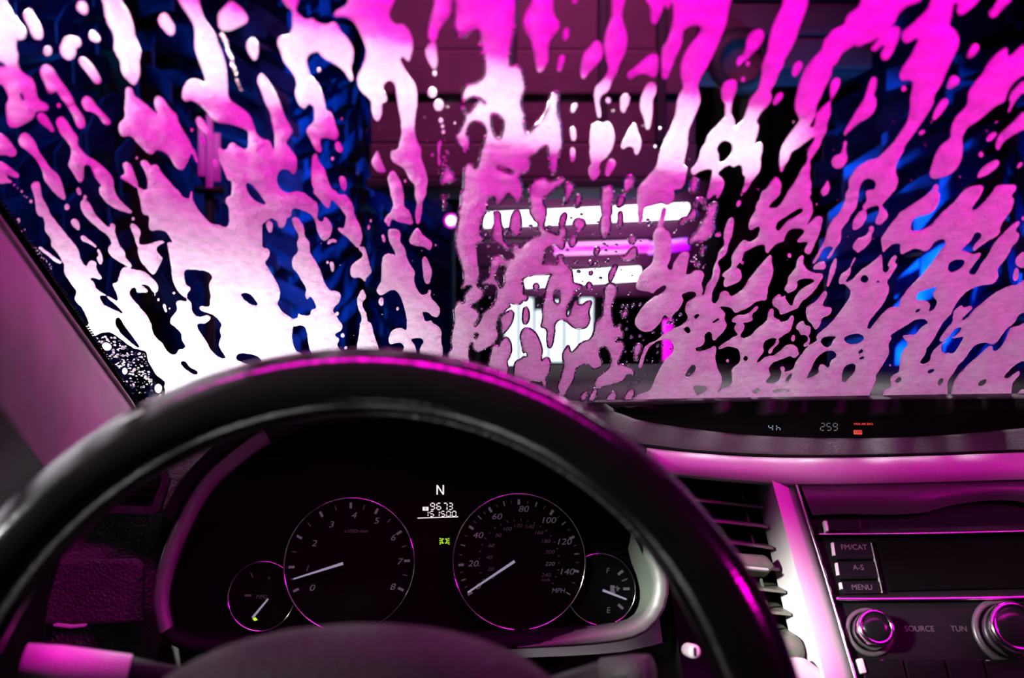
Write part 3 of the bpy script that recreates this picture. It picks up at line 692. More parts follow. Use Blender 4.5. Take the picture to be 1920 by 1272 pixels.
loops('screen_edge', [sp3([(1631, 1018), (1652, 1112)], .010), sp3([(1634, 1018), (1655, 1112)], .011)], M['vent'], radio, close=False)
kx = sf.loc(1001+630, 1180)[0] - sf.loc(1630, 1180)[0]
def knob(px, py, r, label):
    x, y, _ = sf.loc(px, py, .012); r = r*kx
    k = lathe('knob', x, y, [(r*1.0, .006), (r*1.0, .020), (r*.96, .024), (r*.80, .0255), (r*.74, .0235)], M['chrome'], radio, 48, False, False)
    lathe('knob_cap', x, y, [(r*.74, .0235), (r*.70, .0245), (r*.3, .0248)], M['gloss'], k, 40, False, True)
    loops('knob_collar', [circ(x, y, r*1.30, 48, .006), circ(x, y, r*1.28, 48, .0085), circ(x, y, r*1.08, 48, .0085), circ(x, y, r*1.05, 48, .006)], M['radio'], k)
    k['label'] = label
    return k
knob(1634, 1183, 34, 'round chrome edged volume knob'); knob(1893, 1182, 48, 'larger round chrome edged tuning knob')
text('panel_lettering', 'SOURCE', *sf.loc(1724, 1180, .0065)[:2], .0065, .0062, M['label'], radio)
text('panel_lettering', 'TUN', *sf.loc(1798, 1180, .0065)[:2], .0065, .0062, M['label'], radio)
for i, (xa, xb) in enumerate([(1612, 1690), (1694, 1768), (1772, 1840), (1844, 1920), (1924, 2000)]):
    k = prism('preset_key', S([(xa, 1238), (xb, 1236), (xb+22, 1330), (xa+22, 1330)], .008), .005, .0095, M['gloss'], radio, .0012)
    if i == 0: prism('key_edge', S([(1606, 1236), (1618, 1234), (1626, 1262), (1614, 1264)], .012), .006, .012, M['silver'], k, .001)

# ------------------------------------------------------------------ beyond the glass
hood = [row([(300, 790, 1.02), (960, 780, 1.04), (1700, 775, 1.04), (2300, 780, 1.02)], 24), row([(300, 730, 1.25), (960, 712, 1.28), (1700, 708, 1.28), (2300, 715, 1.25)], 24),
        row([(500, 705, 1.6), (960, 690, 1.65), (1500, 687, 1.65), (1950, 695, 1.6)], 24), row([(600, 700, 1.9), (960, 690, 1.95), (1350, 688, 1.95), (1700, 694, 1.9)], 24), row([(620, 740, 2.0), (960, 730, 2.05), (1350, 728, 2.05), (1680, 736, 2.0)], 24)]
tag(loft('car_bonnet', hood, T['hood'], None, .004), 'dark wet car bonnet beyond the base of the windscreen', 'bonnet')
# overhead blower: ribbed housing with a round motor end
bh = thing('blower_housing', 'ribbed dull plum coloured blower housing overhead behind the foam', 'blower')
x0, x1 = at(690, 100, 2.5)[0], at(1310, 100, 2.5)[0]
zs = [at(960, y, 2.5)[2] for y in (335, 268, 178, 92, -160)]
for i in range(4):
    box('housing_panel', (x0, 2.5 + .02*(i % 2), zs[i]+.0015), (x1, 3.1, zs[i+1]-.0015), T['steel'], bh, .006)
box('housing_core', (x0+.02, 2.56, zs[0]+.01), (x1-.02, 3.08, zs[-1]), T['dark'], bh)
box('housing_shade_plate', (x0-.01, 2.49, zs[0]-.025), (x1+.01, 3.12, zs[0]), T['dark'], bh, .004)  # dark plate added to keep the housing's underside in shade
for px in (960, 1130, 1240):
    xx = at(px, 100, 2.5)[0]; box('seam_strip', (xx-.012, 2.485, zs[1]), (xx+.012, 2.53, zs[-1]), T['dark'], bh, .004)
bm_ = thing('cross_beam', 'plum coloured cross beam with a dark round motor at the upper right', 'beam')
xa, xb = at(1300, 60, 2.7)[0], at(1640, 60, 2.7)[0]
for i, (ya, yb) in enumerate([(130, 70), (66, 5), (0, -120)]):
    box('beam_plate', (xa, 2.7, at(960, ya, 2.7)[2]), (xb - i*0, 3.0, at(960, yb, 2.7)[2]), T['steel'], bm_, .01)
mo = at(1385, 118, 2.68)
for nm, prof, m_ in (('motor_ring', [(.062, 0), (.09, 0), (.095, .03), (.06, .03)], T['dark']), ('motor_face', [(.001, .015), (.06, .015), (.06, .04)], T['steel'])):
    L = [[(mo[0] + r*math.cos(a), mo[1] - z, mo[2] + r*math.sin(a)) for a in np.arange(32)*2*math.pi/32] for r, z in prof]
    loops(nm, L, m_, bm_)
# light arch far ahead: white bars, glow painted as panel, haze as magenta bar
arch = thing('light_arch', 'arch panel painted with purple glow, magenta haze and white light bars ahead of the car', 'light')
a0, a1 = at(880, 560, 4.6), at(1330, 335, 4.6)
T['archpanel'] = mat('arch_panel', (.10, .012, .07), .35, noise=.3, nscale=3)  # purple glow around the bars put into the panel colour
for i in range(4):
    box('arch_board', (a0[0], 4.66, a0[2] + (a1[2]-a0[2])*i/4 + .006), (a1[0], 4.72, a0[2] + (a1[2]-a0[2])*(i+1)/4 - .006), T['archpanel'], arch, .006)
def bar(px0, py0, px1, py1, r, m_, Y=4.55, nm='light_bar'):
    return tube(nm, [at(px0, py0, Y), at((px0+px1)/2, (py0+py1)/2, Y), at(px1, py1, Y)], r, m_, arch, 12)
bar(908, 413, 1290, 395, .036, T['white_tube']); bar(985, 527, 1200, 513, .034, T['white_tube']); bar(1040, 468, 1215, 462, .030, T['mag_glow']); bar(1215, 466, 1290, 458, .03, T['vio_tube'])  # the magenta bar is added in place of haze between the white ones
for px in (882, 1328):
    q = at(px, 560, 4.69); box('arch_leg', (q[0]-.04, 4.66, 0.), (q[0]+.04, 4.72, a1[2]), T['dark'], arch, .006)
bead = at(846, 414, 4.3)
bl_ = thing('marker_lamp', 'small round pink white marker lamp left of the light bars', 'lamp')
for nm, rr, m_, dy in (('lamp_bowl', .04, T['dark'], .02), ('lamp_globe', .033, T['mag_glow'], 0.), ('lamp_core', .02, T['white_tube'], -.022)):
    L = [[(bead[0] + rr*math.sin(t)*math.cos(a), bead[1] + dy - rr*math.cos(t), bead[2] + rr*math.sin(t)*math.sin(a)) for a in np.arange(20)*2*math.pi/20] for t in np.linspace(.02, math.pi-.02, 10)]
    loops(nm, L, m_, bl_, True, True, True)
tube('lamp_stem', [(bead[0], bead[1]+.05, 0.), (bead[0], bead[1]+.05, .8), (bead[0], bead[1]+.05, bead[2])], .012, T['dark'], bl_, 10)
# exit opening, bright, with strip curtain pieces and dark posts
ex_ = thing('exit_opening', 'bright white exit opening low behind the foam at centre', 'opening')
e0, e1 = at(945, 735, 7.5), at(1115, 560, 7.5)
nS = 6
for i in range(nS):
    w_ = (e1[0]-e0[0])/nS; hh = [0, .0, .1, .02, .12, .0][i]
    box('curtain_strip', (e0[0] + i*w_ + .01, 7.5 + .03*(i % 2), e0[2] + (.0 if i < 2 else .25)), (e0[0] + (i+1)*w_ - .01, 7.52 + .03*(i % 2), e1[2] - hh), T['day'], ex_, .004)
box('opening_frame', (e0[0]-.12, 7.56, e0[2]-.1), (e1[0]+.12, 7.6, e1[2]+.12), T['dark'], ex_)
def post(px, y0, y1, Y, r, m_, label, nm='reflection_tube'):
    t = thing(nm, label, 'light')
    p0, p1 = at(px, y1, Y), at(px, y0, Y)
    tube('glow_tube', [p0, (p0+p1)/2, p1], r, m_, t, 12)
    tube('stand', [(p0[0], p0[1]+.03, 0.), (p0[0], p0[1]+.03, p0[2]*.5), (p0[0], p0[1]+.03, p1[2])], r*.6, T['dark'], t, 10)
    for p in (p0, p1): box('tube_clip', tuple(p - r*1.5), tuple(p + r*1.5), T['dark'], t)
    return t
post(1252, 585, 690, 4.2, .022, T['mag_glow'], 'upright magenta tube standing in for a reflection right of the bright exit')  # glowing tube added to paint magenta light reflected in the water
T['mag_dim'] = lampmat('dim_magenta_tube', (.9, 0., .55), .35)
lp_ = thing('light_rack', 'dim rack of three upright magenta tubes seen at left through the foam', 'light')
for dx, ya, yb in ((378, 235, 330), (393, 215, 352), (407, 250, 340)):
    p0, p1 = at(dx, yb, 2.55), at(dx, ya, 2.55); tube('glow_tube', [p0, (p0+p1)/2, p1], .009, T['mag_dim'], lp_, 10)
for yy in (210, 356):
    p0, p1 = at(366, yy, 2.56), at(420, yy, 2.56); tube('rack_rail', [p0, (p0+p1)/2, p1], .012, T['dark'], lp_, 10)
p0, p1 = at(393, 356, 2.58), at(393, 1250, 2.58); tube('rack_stand', [p0, (p0+p1)/2, (p0[0], p0[1], 0.)], .015, T['dark'], lp_, 10)
# side brushes: a core with many hanging cloth strips
def brush(cx, cy, R, z0, z1, label, seed):
    r_ = random.Random(seed)
    b = thing('side_brush', label, 'brush')
    tube('core', [(cx, cy, z0), (cx, cy, (z0+z1)/2), (cx, cy, z1)], R*.25, T['dark'], b, 20)
    V, F = [], []
    z = z0
    while z < z1:
        for k in range(22):
            a = 2*math.pi*(k + r_.random())/22; rr = R*r_.uniform(.8, 1.); h = r_.uniform(.05, .09); droop = r_.uniform(.05, .2)
            c, s = math.cos(a), math.sin(a); tx, ty = -s, c; n = len(V); tw = r_.uniform(-.04, .04)
            for q in range(5):
                u = q/4; rad = R*.2 + (rr-R*.2)*u; zz = z - droop*u*u; bend = tw*math.sin(u*3)
                for dz in (0, h):
                    for w in (-.003, .003): V.append((cx + rad*c + (bend+w)*tx, cy + rad*s + (bend+w)*ty, zz + dz + .02*u*dz))
            for q in range(4):
                i = n + q*4
                for A_, B_ in ((0, 1), (1, 3), (3, 2), (2, 0)): F.append((i+A_, i+B_, i+4+B_, i+4+A_))
            F.append((n, n+1, n+3, n+2)); F.append((n+16, n+17, n+19, n+18))
        z += .11
    o = poly('cloth_strips', V, F, T['cloth'], b); o['kind'] = 'stuff'
    return b
brush(-1.35, 3.3, .62, .2, 2.9, 'tall blue cloth wash brush standing at the left', 1)
brush(-.85, 5.2, .6, .2, 2.9, 'blue cloth wash brush farther off between housing and left brush', 3)
brush(1.65, 3.0, .66, .2, 2.9, 'tall blue cloth wash brush standing at the right', 2)

# --- outlines of the foam on the glass, traced tile by tile (3.18 units per photo pixel); '+' adds foam, '-' cuts a gap ---
FOAM = {
(0, 0): """
+-30,-30 20,-30 45,40 90,110 150,190 150,220 130,245 100,240 95,310 105,330 105,380 115,420 150,455 190,480 210,520 220,580 235,610 285,635 285,660 260,670 215,675 205,700 185,725 150,745 90,770 50,755 40,700 35,640 50,590 20,520 -30,480
-120,560 140,580 150,625 135,620 120,590
--30,340 5,370 40,405 15,415 -30,400
+160,70 180,65 215,120 235,150 255,205 245,240 215,238 190,215 165,150 145,110 145,80
+220,700 245,685 275,700 300,740 325,785 310,795 280,770 240,740
+240,430 255,400 280,395 315,420 345,470 390,530 430,590 450,640 480,680 505,720 505,760 485,778 460,760 440,710 425,680 405,645 370,600 335,550 310,568 285,555 270,510 245,460
+o283,313,26
+365,280 385,240 420,225 460,235 485,265 475,285 450,295 450,330 430,360 400,362 370,335 358,305
+475,355 500,350 530,375 560,415 590,460 600,495 580,508 555,490 520,440 480,390 470,370
+535,205 555,193 580,215 595,240 580,258 555,252 535,232
+460,40 475,20 500,20 518,45 522,80 505,92 480,80 462,60
+610,-30 690,-30 730,30 770,90 795,170 800,220 825,270 838,320 830,380 832,450 815,500 795,515 770,490 740,460 722,420 720,380 695,330 680,290 685,250 675,200 645,150 630,100 622,40
+950,115 965,95 990,92 1010,120 1035,160 1040,195 1020,218 1000,205 975,180 950,145
+1055,-30 1170,-30 1195,60 1215,120 1250,170 1280,210 1300,270 1325,330 1345,400 1355,480 1360,580 1385,620 1440,655 1490,700 1515,760 1530,830 1490,840 1490,800 1440,770 1380,750 1310,740 1270,720 1230,670 1180,625 1140,605 1110,615 1088,590 1090,545 1115,500 1150,480 1190,490 1215,515 1225,490 1215,440 1195,390 1165,300 1165,210 1155,150 1120,90 1080,30
+1375,20 1400,30 1440,60 1475,110 1470,140 1430,165 1370,190 1325,188 1305,160 1303,100 1320,70
+750,545 765,530 790,545 800,580 840,610 890,650 940,695 925,650 922,600 940,583 970,595 1000,640 1025,670 1055,695 1065,740 1100,800 1130,850 1145,900 1125,960 1095,1015 1075,1022 1045,1000 1010,940 970,910 930,905 905,930 870,910 820,860 780,820 730,820 710,785 712,745 745,710 745,650 750,590
+490,630 490,605 515,583 545,600 575,640 610,680 650,720 658,745 640,755 615,740 590,700 550,675 510,665
+335,740 345,712 370,706 400,735 430,785 465,830 462,870 490,910 520,940 550,955 600,990 640,1030 672,1070 680,1130 700,1180 740,1225 790,1270 780,1282 740,1270 690,1250 640,1220 600,1170 590,1130 605,1115 570,1070 540,1000 515,990 500,1000 500,1060 485,1095 460,1080 425,1020 408,985 425,930 425,890 400,850 365,810 345,770
+112,850 120,815 145,800 180,820 210,860 230,910 265,960 300,1010 345,1050 370,1100 390,1180 385,1203 360,1190 310,1140 265,1080 250,1020 215,960 165,910 125,880
+-30,790 0,800 40,830 85,890 100,920 75,942 30,930 -30,930
+-30,965 20,980 70,1015 115,1050 105,1070 65,1060 40,1050 50,1075 75,1095 40,1100 -30,1095
+185,1120 200,1095 225,1092 240,1110 250,1180 300,1290 225,1290 205,1180
+455,1135 470,1125 485,1150 485,1170 465,1168
+o507,1185,13
+o400,1243,19
+o350,637,13
+o815,950,10
+o1145,783,10
+730,990 750,975 775,985 800,1040 825,1110 815,1128 780,1105 720,1070 722,1055 745,1050 740,1015
+1168,725 1185,707 1210,720 1240,760 1275,825 1275,845 1250,835 1215,795 1180,760
+1190,825 1205,820 1228,865 1225,882 1205,872
+1268,965 1290,958 1300,985 1290,1018 1275,1010
+1145,895 1160,900 1175,940 1185,980 1170,975 1150,930
+850,965 875,970 905,1000 920,990 945,1000 965,1040 1010,1090 1060,1150 1100,1190 1125,1195 1135,1145 1150,1160 1160,1200 1215,1290 860,1290 835,1200 820,1130 840,1130 870,1160 880,1130 880,1080 860,1020 840,985
+o85,1112,10
+o105,1130,8
+o130,1150,9
+o160,1185,8
+o185,1210,12
""",
(400, 0): """
+200,270 215,245 240,238 260,255 268,310 262,345 245,367 225,345 205,310
+395,-30 510,-30 505,20 490,65 500,85 530,115 560,130 590,120 620,145 660,158 690,155 720,140 745,165 760,200 800,240 830,290 835,330 825,390 820,420 832,470 825,495 800,460 770,420 720,385 680,365 645,340 630,318 600,318 570,335 555,365 565,420 580,465 620,500 640,540 660,600 675,670 700,675 715,710 735,770 748,810 735,840 710,840 690,830 650,830 635,850 645,895 640,918 610,900 580,840 555,790 570,765 600,735 605,710 600,650 580,628 560,635 545,655 520,640 497,600 490,550 500,510 485,460 450,410 420,370 405,320 385,270 390,240 410,225 455,215 472,180 475,120 470,70 440,45 415,10
+725,870 740,852 760,865 772,895 765,918 750,915 735,900
+o712,955,11
+o630,425,12
+790,-30 1090,-30 1075,20 1050,80 1055,125 1090,160 1130,155 1165,190 1185,240 1190,290 1175,350 1165,375 1140,350 1115,350 1120,380 1150,440 1190,490 1210,540 1215,630 1205,700 1200,780 1215,850 1240,900 1240,950 1265,1020 1278,1080 1270,1140 1250,1200 1240,1290 1205,1290 1215,1220 1200,1110 1170,1075 1135,1010 1075,975 1058,940 1065,910 1100,900 1115,850 1125,800 1120,720 1105,650 1095,580 1085,510 1060,488 1030,495 1010,530 1020,560 1035,590 1030,615 1005,625 1005,680 985,730 960,710 945,660 940,605 900,570 870,530 860,480 885,420 910,350 910,290 880,210 840,140 790,110 735,108 720,90 745,70 790,45 805,10
+945,970 965,930 980,905 992,935 1010,980 1028,1030 1000,1035 985,1035 960,1010
+1040,1075 1055,1035 1075,1025 1100,1060 1125,1110 1135,1180 1140,1250 1150,1290 1060,1290 1075,1230 1060,1170 1050,1110
+o1145,1088,11
+1330,-30 1410,-30 1415,60 1405,110 1370,150 1340,200 1330,245 1300,250 1283,225 1290,150 1305,90 1320,40
+1290,265 1325,265 1333,330 1335,390 1320,418 1300,400 1275,350 1268,315
+o1322,447,13
+o1307,560,28
+o1345,635,31
+o1358,727,14
+o1367,762,11
+o1372,795,12
+1338,870 1350,845 1363,850 1358,880 1350,910 1355,990 1345,1005 1338,940
+o1307,933,11
+1385,990 1405,1000 1430,1040 1445,1075 1420,1090 1375,1102 1358,1085 1370,1040
+1355,1165 1370,1172 1385,1178 1398,1155 1408,1155 1398,1185 1380,1198 1362,1185
+1372,1215 1393,1215 1390,1240 1380,1265 1374,1240
+590,960 600,928 618,925 630,970 665,1020 680,1070 710,1140 760,1175 780,1168 800,1190 835,1240 835,1290 790,1290 750,1240 710,1200 695,1210 690,1250 660,1230 620,1170 590,1110 585,1040
+750,1075 765,1057 785,1065 795,1100 792,1140 778,1150 760,1120
+215,790 210,830 200,900 150,880 120,860 95,870 75,905 40,890 25,900 35,960 60,1020 85,1080 95,1140 110,1175 85,1190 78,1230 100,1260 610,1230 600,1210 550,1165 500,1150 450,1160 410,1145 385,1110 380,1060 400,1025 440,1018 465,1040 485,1045 498,1010 495,950 470,910 435,870 445,840 472,800 465,770 430,710 400,630 370,560 330,500 295,450 275,455 265,490 270,510 290,560 310,620 340,680 350,740 365,810 365,870 355,910 350,880 330,845 290,840 250,800
-195,1100 230,1110 265,1150 300,1200 315,1230 280,1225 230,1190 205,1150
""",
(800, 0): """
+175,-30 525,-30 530,60 530,150 515,230 495,330 500,400 530,395 560,415 575,460 588,530 565,590 565,640 582,690 578,740 590,790 605,805 650,760 690,715 720,670 730,610 755,565 775,553 785,575 780,640 785,690 800,740 805,800 810,870 790,930 785,985 770,1030 755,1045 740,1020 735,970 722,910 722,870 690,880 655,920 610,945 620,975 620,1010 595,1035 550,1045 560,1080 575,1130 570,1180 545,1208 515,1185 490,1155 470,1180 440,1220 415,1230 405,1180 380,1180 360,1220 345,1290 190,1290 215,1200 220,1100 225,1010 250,980 275,990 295,1010 315,960 325,900 345,850 355,790 340,745 305,725 275,730 250,760 240,800 258,840 260,870 245,905 220,895 190,860 175,820 195,790 215,750 235,710 215,680 205,650 220,645 245,685 290,640 320,605 345,625 360,628 345,605 300,580 260,585 225,605 213,585 220,545 245,515 300,500 345,460 350,400 335,310 320,250 315,190 300,180 270,190 245,215 215,225 180,200 165,150 170,60
-390,680 430,690 455,720 462,760 445,830 420,830 400,800 385,740
-415,995 470,1003 522,1028 505,1045 450,1018
+650,-30 745,-30 755,60 765,110 790,140 790,180 765,210 735,250 725,310 725,370 690,430 665,440 655,400 640,320 625,250 590,195 580,130 600,70 630,30
+815,205 825,180 845,178 850,210 835,245 815,245
+785,380 800,340 820,338 822,370 805,425 785,435
+o885,15,16
+925,380 945,320 985,280 1000,255 1025,250 1045,280 1052,330 1035,370 1000,410 960,450 935,480 920,440
+1115,-30 1185,-30 1175,40 1165,110 1185,180 1195,250 1185,320 1150,390 1135,440 1105,495 1085,545 1060,565 1040,580 1030,620 1040,680 1033,713 1018,690 1010,640 1003,580 1010,530 1040,500 1065,465 1085,420 1075,370 1060,290 1065,220 1090,150 1110,100
+1200,465 1205,440 1240,415 1290,370 1335,335 1370,330 1382,350 1382,420 1365,465 1340,465 1310,450 1280,448 1245,465 1215,482
+1275,630 1290,565 1320,510 1345,498 1368,515 1368,560 1350,600 1348,670 1340,740 1325,780 1308,775 1300,720 1280,670
+o1085,607,16
+1158,610 1165,580 1190,567 1210,590 1205,625 1190,655 1180,680 1160,668
+862,665 870,635 890,622 900,640 885,670 868,680
+855,785 870,765 890,780 892,830 880,850 865,840
+858,905 870,885 885,900 888,950 875,975 860,965
+975,830 985,760 1010,738 1050,742 1085,735 1112,770 1122,830 1105,900 1075,945 1045,970 1030,1000 1035,1040 1010,1075 990,1085 970,1050 968,1010 985,985 975,940 975,880
+1160,880 1175,840 1215,770 1235,742 1250,750 1262,800 1282,850 1275,900 1255,932 1240,920 1235,890 1205,880 1170,898
+1065,1030 1075,985 1100,955 1130,975 1120,1010 1090,1055 1070,1058
+1175,1110 1180,1075 1215,1052 1243,1075 1230,1115 1190,1160 1173,1140
+1040,1180 1050,1130 1080,1117 1112,1125 1118,1170 1105,1230 1100,1290 1045,1290
+822,1115 835,1097 870,1097 882,1125 865,1165 850,1190 840,1215 825,1210 835,1170
+890,1200 900,1170 925,1170 922,1205 905,1240 887,1240
+1135,1225 1150,1180 1175,1175 1185,1195 1165,1225 1145,1240
+610,1150 625,1100 660,1075 715,1075 740,1090 790,1068 820,1068 822,1090 790,1110 760,1135 720,1170 695,1180 695,1230 700,1290 625,1290 620,1220
+o1363,882,11
+o1393,775,9
+1300,-30 1475,-30 1460,20 1435,65 1425,30 1410,60 1385,120 1360,153 1340,120 1335,50
""",
(1200, 0): """
+205,-30 545,-30 530,60 515,150 480,240 440,330 400,410 370,460 345,520 355,560 360,610 340,670 310,740 290,790 285,870 270,940 265,1000 285,1005 275,1060 265,1110 240,1135 205,1140 208,1170 200,1200 170,1230 150,1225 130,1210 60,1235 30,1250 20,1290 -15,1290 -15,1220 -10,1130 50,1060 100,1000 115,930 150,840 190,760 215,690 225,610 250,550 262,525 245,460 245,410 260,350 300,280 345,225 370,180 350,160 310,160 270,180 255,210 250,270 215,350 180,440 160,480 135,470 130,400 135,300 165,250 190,180 205,100
+645,230 680,195 720,183 742,210 730,260 690,310 650,350 615,375 590,405 577,390 585,355 620,335 635,280
+o645,390,14
+o618,483,15
+870,-30 1005,-30 985,80 955,160 930,240 895,310 860,370 855,400 830,440 810,500 780,550 788,600 760,640 720,680 695,735 710,760 700,810 685,870 690,890 705,860 725,860 732,900 720,950 722,990 715,1030 690,1060 665,1095 640,1140 615,1162 610,1145 625,1110 628,1060 615,1050 610,1000 590,990 555,1005 540,990 505,1005 475,1030 470,1055 490,1065 505,1100 490,1150 465,1195 455,1185 455,1165 430,1180 405,1200 400,1180 415,1120 430,1050 430,1020 390,1020 350,1035 318,1050 305,1020 340,980 360,930 370,890 395,860 405,820 440,780 480,740 510,710 510,660 512,630 490,590 488,540 510,500 545,485 575,490 577,540 550,620 545,690 565,730 570,780 590,750 620,720 640,660 660,600 700,550 725,480 730,400 760,320 775,240 800,150 830,90 855,40
-460,890 490,850 530,850 553,875 550,920 530,945 500,975 475,980 470,930
+298,1110 305,1075 335,1068 350,1085 340,1130 320,1158 300,1140
+910,445 920,400 945,375 968,380 970,410 945,450 920,468
+795,620 815,580 840,560 857,570 845,600 815,630 797,635
+o607,1170,9
+575,1230 590,1203 607,1210 595,1240 578,1243
+760,1130 790,1085 815,1065 845,1105 835,1150 790,1210 770,1250 800,1290 735,1290 690,1250 720,1190
""",
(1500, 0): """
+370,-30 745,-30 720,15 640,45 590,90 560,150 510,200 470,230 440,250 400,265 350,288 330,275 290,300 250,330 225,380 195,410 190,450 155,520 125,590 100,640 95,690 70,740 60,780 85,770 100,700 135,650 180,610 185,580 180,560 190,500 215,475 240,480 238,520 205,580 185,620 185,680 165,740 160,790 130,840 125,870 100,910 60,970 65,1000 60,1060 72,1110 55,1180 75,1220 70,1290 -160,1290 -110,1220 -60,1140 -20,1080 10,1020 45,970 50,910 85,850 90,825 50,845 0,885 -50,915 -65,960 -95,1000 -100,1030 -115,1030 -120,960 -105,880 -60,810 -15,750 0,720 -15,690 -30,640 -5,520 30,430 80,360 130,310 150,250 200,190 235,172 265,160 290,100 350,55 370,10
+430,295 475,240 515,205 545,180 575,168 598,185 585,250 555,320 525,360 495,362 485,335 510,280 480,290 450,315 435,312
+805,-30 1095,-30 1050,30 1000,75 960,98 940,85 945,30 920,30 905,100 895,160 930,195 950,240 940,300 900,380 870,450 840,520 805,570 800,620 760,690 720,750 670,820 625,880 620,910 590,960 575,1000 575,1040 588,1080 570,1140 520,1195 490,1240 515,1290 480,1290 475,1240 430,1240 390,1258 375,1240 400,1210 435,1170 455,1110 440,1080 405,1073 375,1090 355,1140 345,1200 340,1240 300,1290 240,1290 265,1230 290,1150 295,1080 340,1010 410,965 460,955 520,900 560,860 600,800 640,740 660,660 660,600 675,530 670,490 640,485 610,490 597,460 610,420 660,350 690,290 710,250 690,238 640,265 615,245 615,205 660,165 720,110 770,60
+1155,60 1190,0 1215,-30 1290,-30 1250,20 1210,60 1165,110 1140,108 1133,80
+1000,340 1020,295 1045,270 1070,285 1060,315 1030,350 1005,355
+885,510 900,470 925,460 955,485 945,510 905,535 880,535
+o622,537,16
+795,700 815,650 850,605 880,597 885,625 850,680 810,722 792,722
+708,808 720,790 745,783 748,795 725,815
+1220,300 1240,300 1245,350 1290,315 1340,270 1380,230 1380,420 1340,450 1290,490 1250,540 1230,590 1220,615 1170,640 1110,690 1060,730 1000,770 970,830 975,880 965,960 930,1020 890,1050 830,1070 790,1072 775,1045 790,990 815,920 850,870 900,830 905,770 930,710 980,660 1005,620 1005,570 1040,510 1090,450 1130,380 1180,330
+1250,595 1270,555 1330,495 1380,460 1380,520 1340,550 1290,605 1260,660 1240,690 1258,625
+1175,850 1195,810 1260,750 1320,690 1380,640 1380,740 1330,780 1270,815 1220,850 1185,905 1170,890
+1115,850 1130,815 1165,795 1175,810 1150,840
+o1082,930,17
+1060,1060 1080,1020 1130,980 1175,962 1192,975 1175,1010 1120,1050 1065,1072
+1295,1010 1315,975 1330,975 1325,1000
+405,540 420,490 440,468 458,480 455,530 440,580 455,590 458,630 440,680 400,715 360,735 320,770 285,800 265,820 275,780 310,720 345,660 385,600
+265,850 285,855 275,900 285,950 265,995 230,1015 200,1000 190,970 210,940 250,920
+125,1150 150,1110 168,1085 180,1130 165,1165 130,1185 95,1250 100,1220 135,1180
+790,1140 805,1110 825,1108 830,1130 820,1150 835,1170 830,1210 800,1260 760,1290 590,1290 640,1250 700,1210 770,1165 795,1155
""",
(0, 360): """
+205,-40 235,-30 245,20 255,60 270,100 300,140 340,190 380,240 420,290 460,340 475,380 470,420 390,440 350,380 305,330 305,290 270,240 265,180 235,120 215,30
+845,0 868,90 890,160 890,230 945,235 990,245 1030,310 1000,310 1005,360 1020,450 1030,530 1055,590 1085,625 1110,640 1110,660 1080,655 1050,665 1055,710 1020,760 1015,790 1075,840 1085,890 1105,935 1065,945 1055,970 1025,985 1000,1050 1010,1210 1100,1230 1300,1200 1560,1100 1560,0
-1042,-60 1080,25 1110,50 1128,48 1138,0 1148,10 1150,50 1180,110 1220,160 1265,200 1310,205 1350,222 1368,170 1363,100 1348,60 1352,40 1378,25 1375,-60
+670,555 700,545 710,510 735,460 790,470 850,480 900,515 940,560 940,600 915,605 890,570 850,557 840,565 885,600 840,607 815,605 805,577 780,590 775,620 795,650 830,690 870,735 900,790 915,850 940,885 970,910 1000,960 1030,985 1030,1230 1000,1230 980,1170 985,1140 935,1100 910,1060 880,1010 870,960 800,940 720,885 660,845 600,850 560,870 540,860 510,815 530,790 515,750 490,700 445,650 455,600 435,570 410,530 385,490 390,430 470,400 510,460 525,430 550,415 575,430 578,470 610,520 590,530 545,515 540,530 560,550 580,590 640,625 700,660 705,650 690,600
-595,630 625,625 660,655 700,690 735,735 700,720 650,695 620,680
-690,770 710,755 740,800 790,870 835,935 800,920 740,870 695,810
-1100,480 1150,472 1210,475 1250,490 1265,520 1245,560 1255,620 1250,690 1230,690 1190,690 1200,715 1260,735 1300,765 1322,800 1310,830 1318,870 1305,920 1335,975 1345,1003 1300,990 1255,945 1240,910 1205,860 1175,800 1225,790 1260,755 1230,745 1185,752 1150,725 1140,670 1115,625 1140,580 1110,560 1135,555 1180,590 1190,580 1170,540 1120,500
-1080,1020 1110,1020 1130,1050 1180,1080 1165,1100 1120,1075 1090,1050
-1225,1100 1280,1075 1290,1100 1230,1125
-1350,1030 1400,1050 1390,1062 1360,1045
-1410,990 1430,970 1480,970 1540,990 1560,1020 1500,1040 1440,1020 1415,1010
+820,320 880,320 940,300 985,305 960,320 935,340 940,370 970,400 960,430 930,490 910,500 880,470 845,430 825,380 825,340
+775,210 790,195 820,215 840,250 830,290 830,325 815,325 795,260
+o400,98,19
+422,190 440,168 465,180 478,220 465,238 440,215
+480,70 500,55 530,70 555,115 575,150 620,195 650,220 655,200 670,195 688,205 688,250 700,290 715,330 745,365 750,400 785,440 780,460 740,440 690,410 650,375 645,340 665,320 650,275 600,235 540,185 500,140 482,100
+480,275 495,265 530,290 560,315 580,335 570,340 530,315 490,300
+575,400 590,385 578,355 590,345 605,375 612,405 610,435 595,440
+o795,168,11
+225,340 245,335 300,375 360,420 368,437 330,425 280,385
+o110,178,14
+85,222 110,225 140,250 130,262 100,250
+o150,232,8
+610,915 640,905 668,930 650,952 620,945
+o745,1075,19
+o945,1178,26
+595,0 670,0 700,50 740,90 790,125 780,135 720,120 660,90 620,50
+o925,620,9
+o945,650,10
+970,680 985,675 990,700 1000,720 985,725
+o1012,703,9
+o1037,610,10
""",
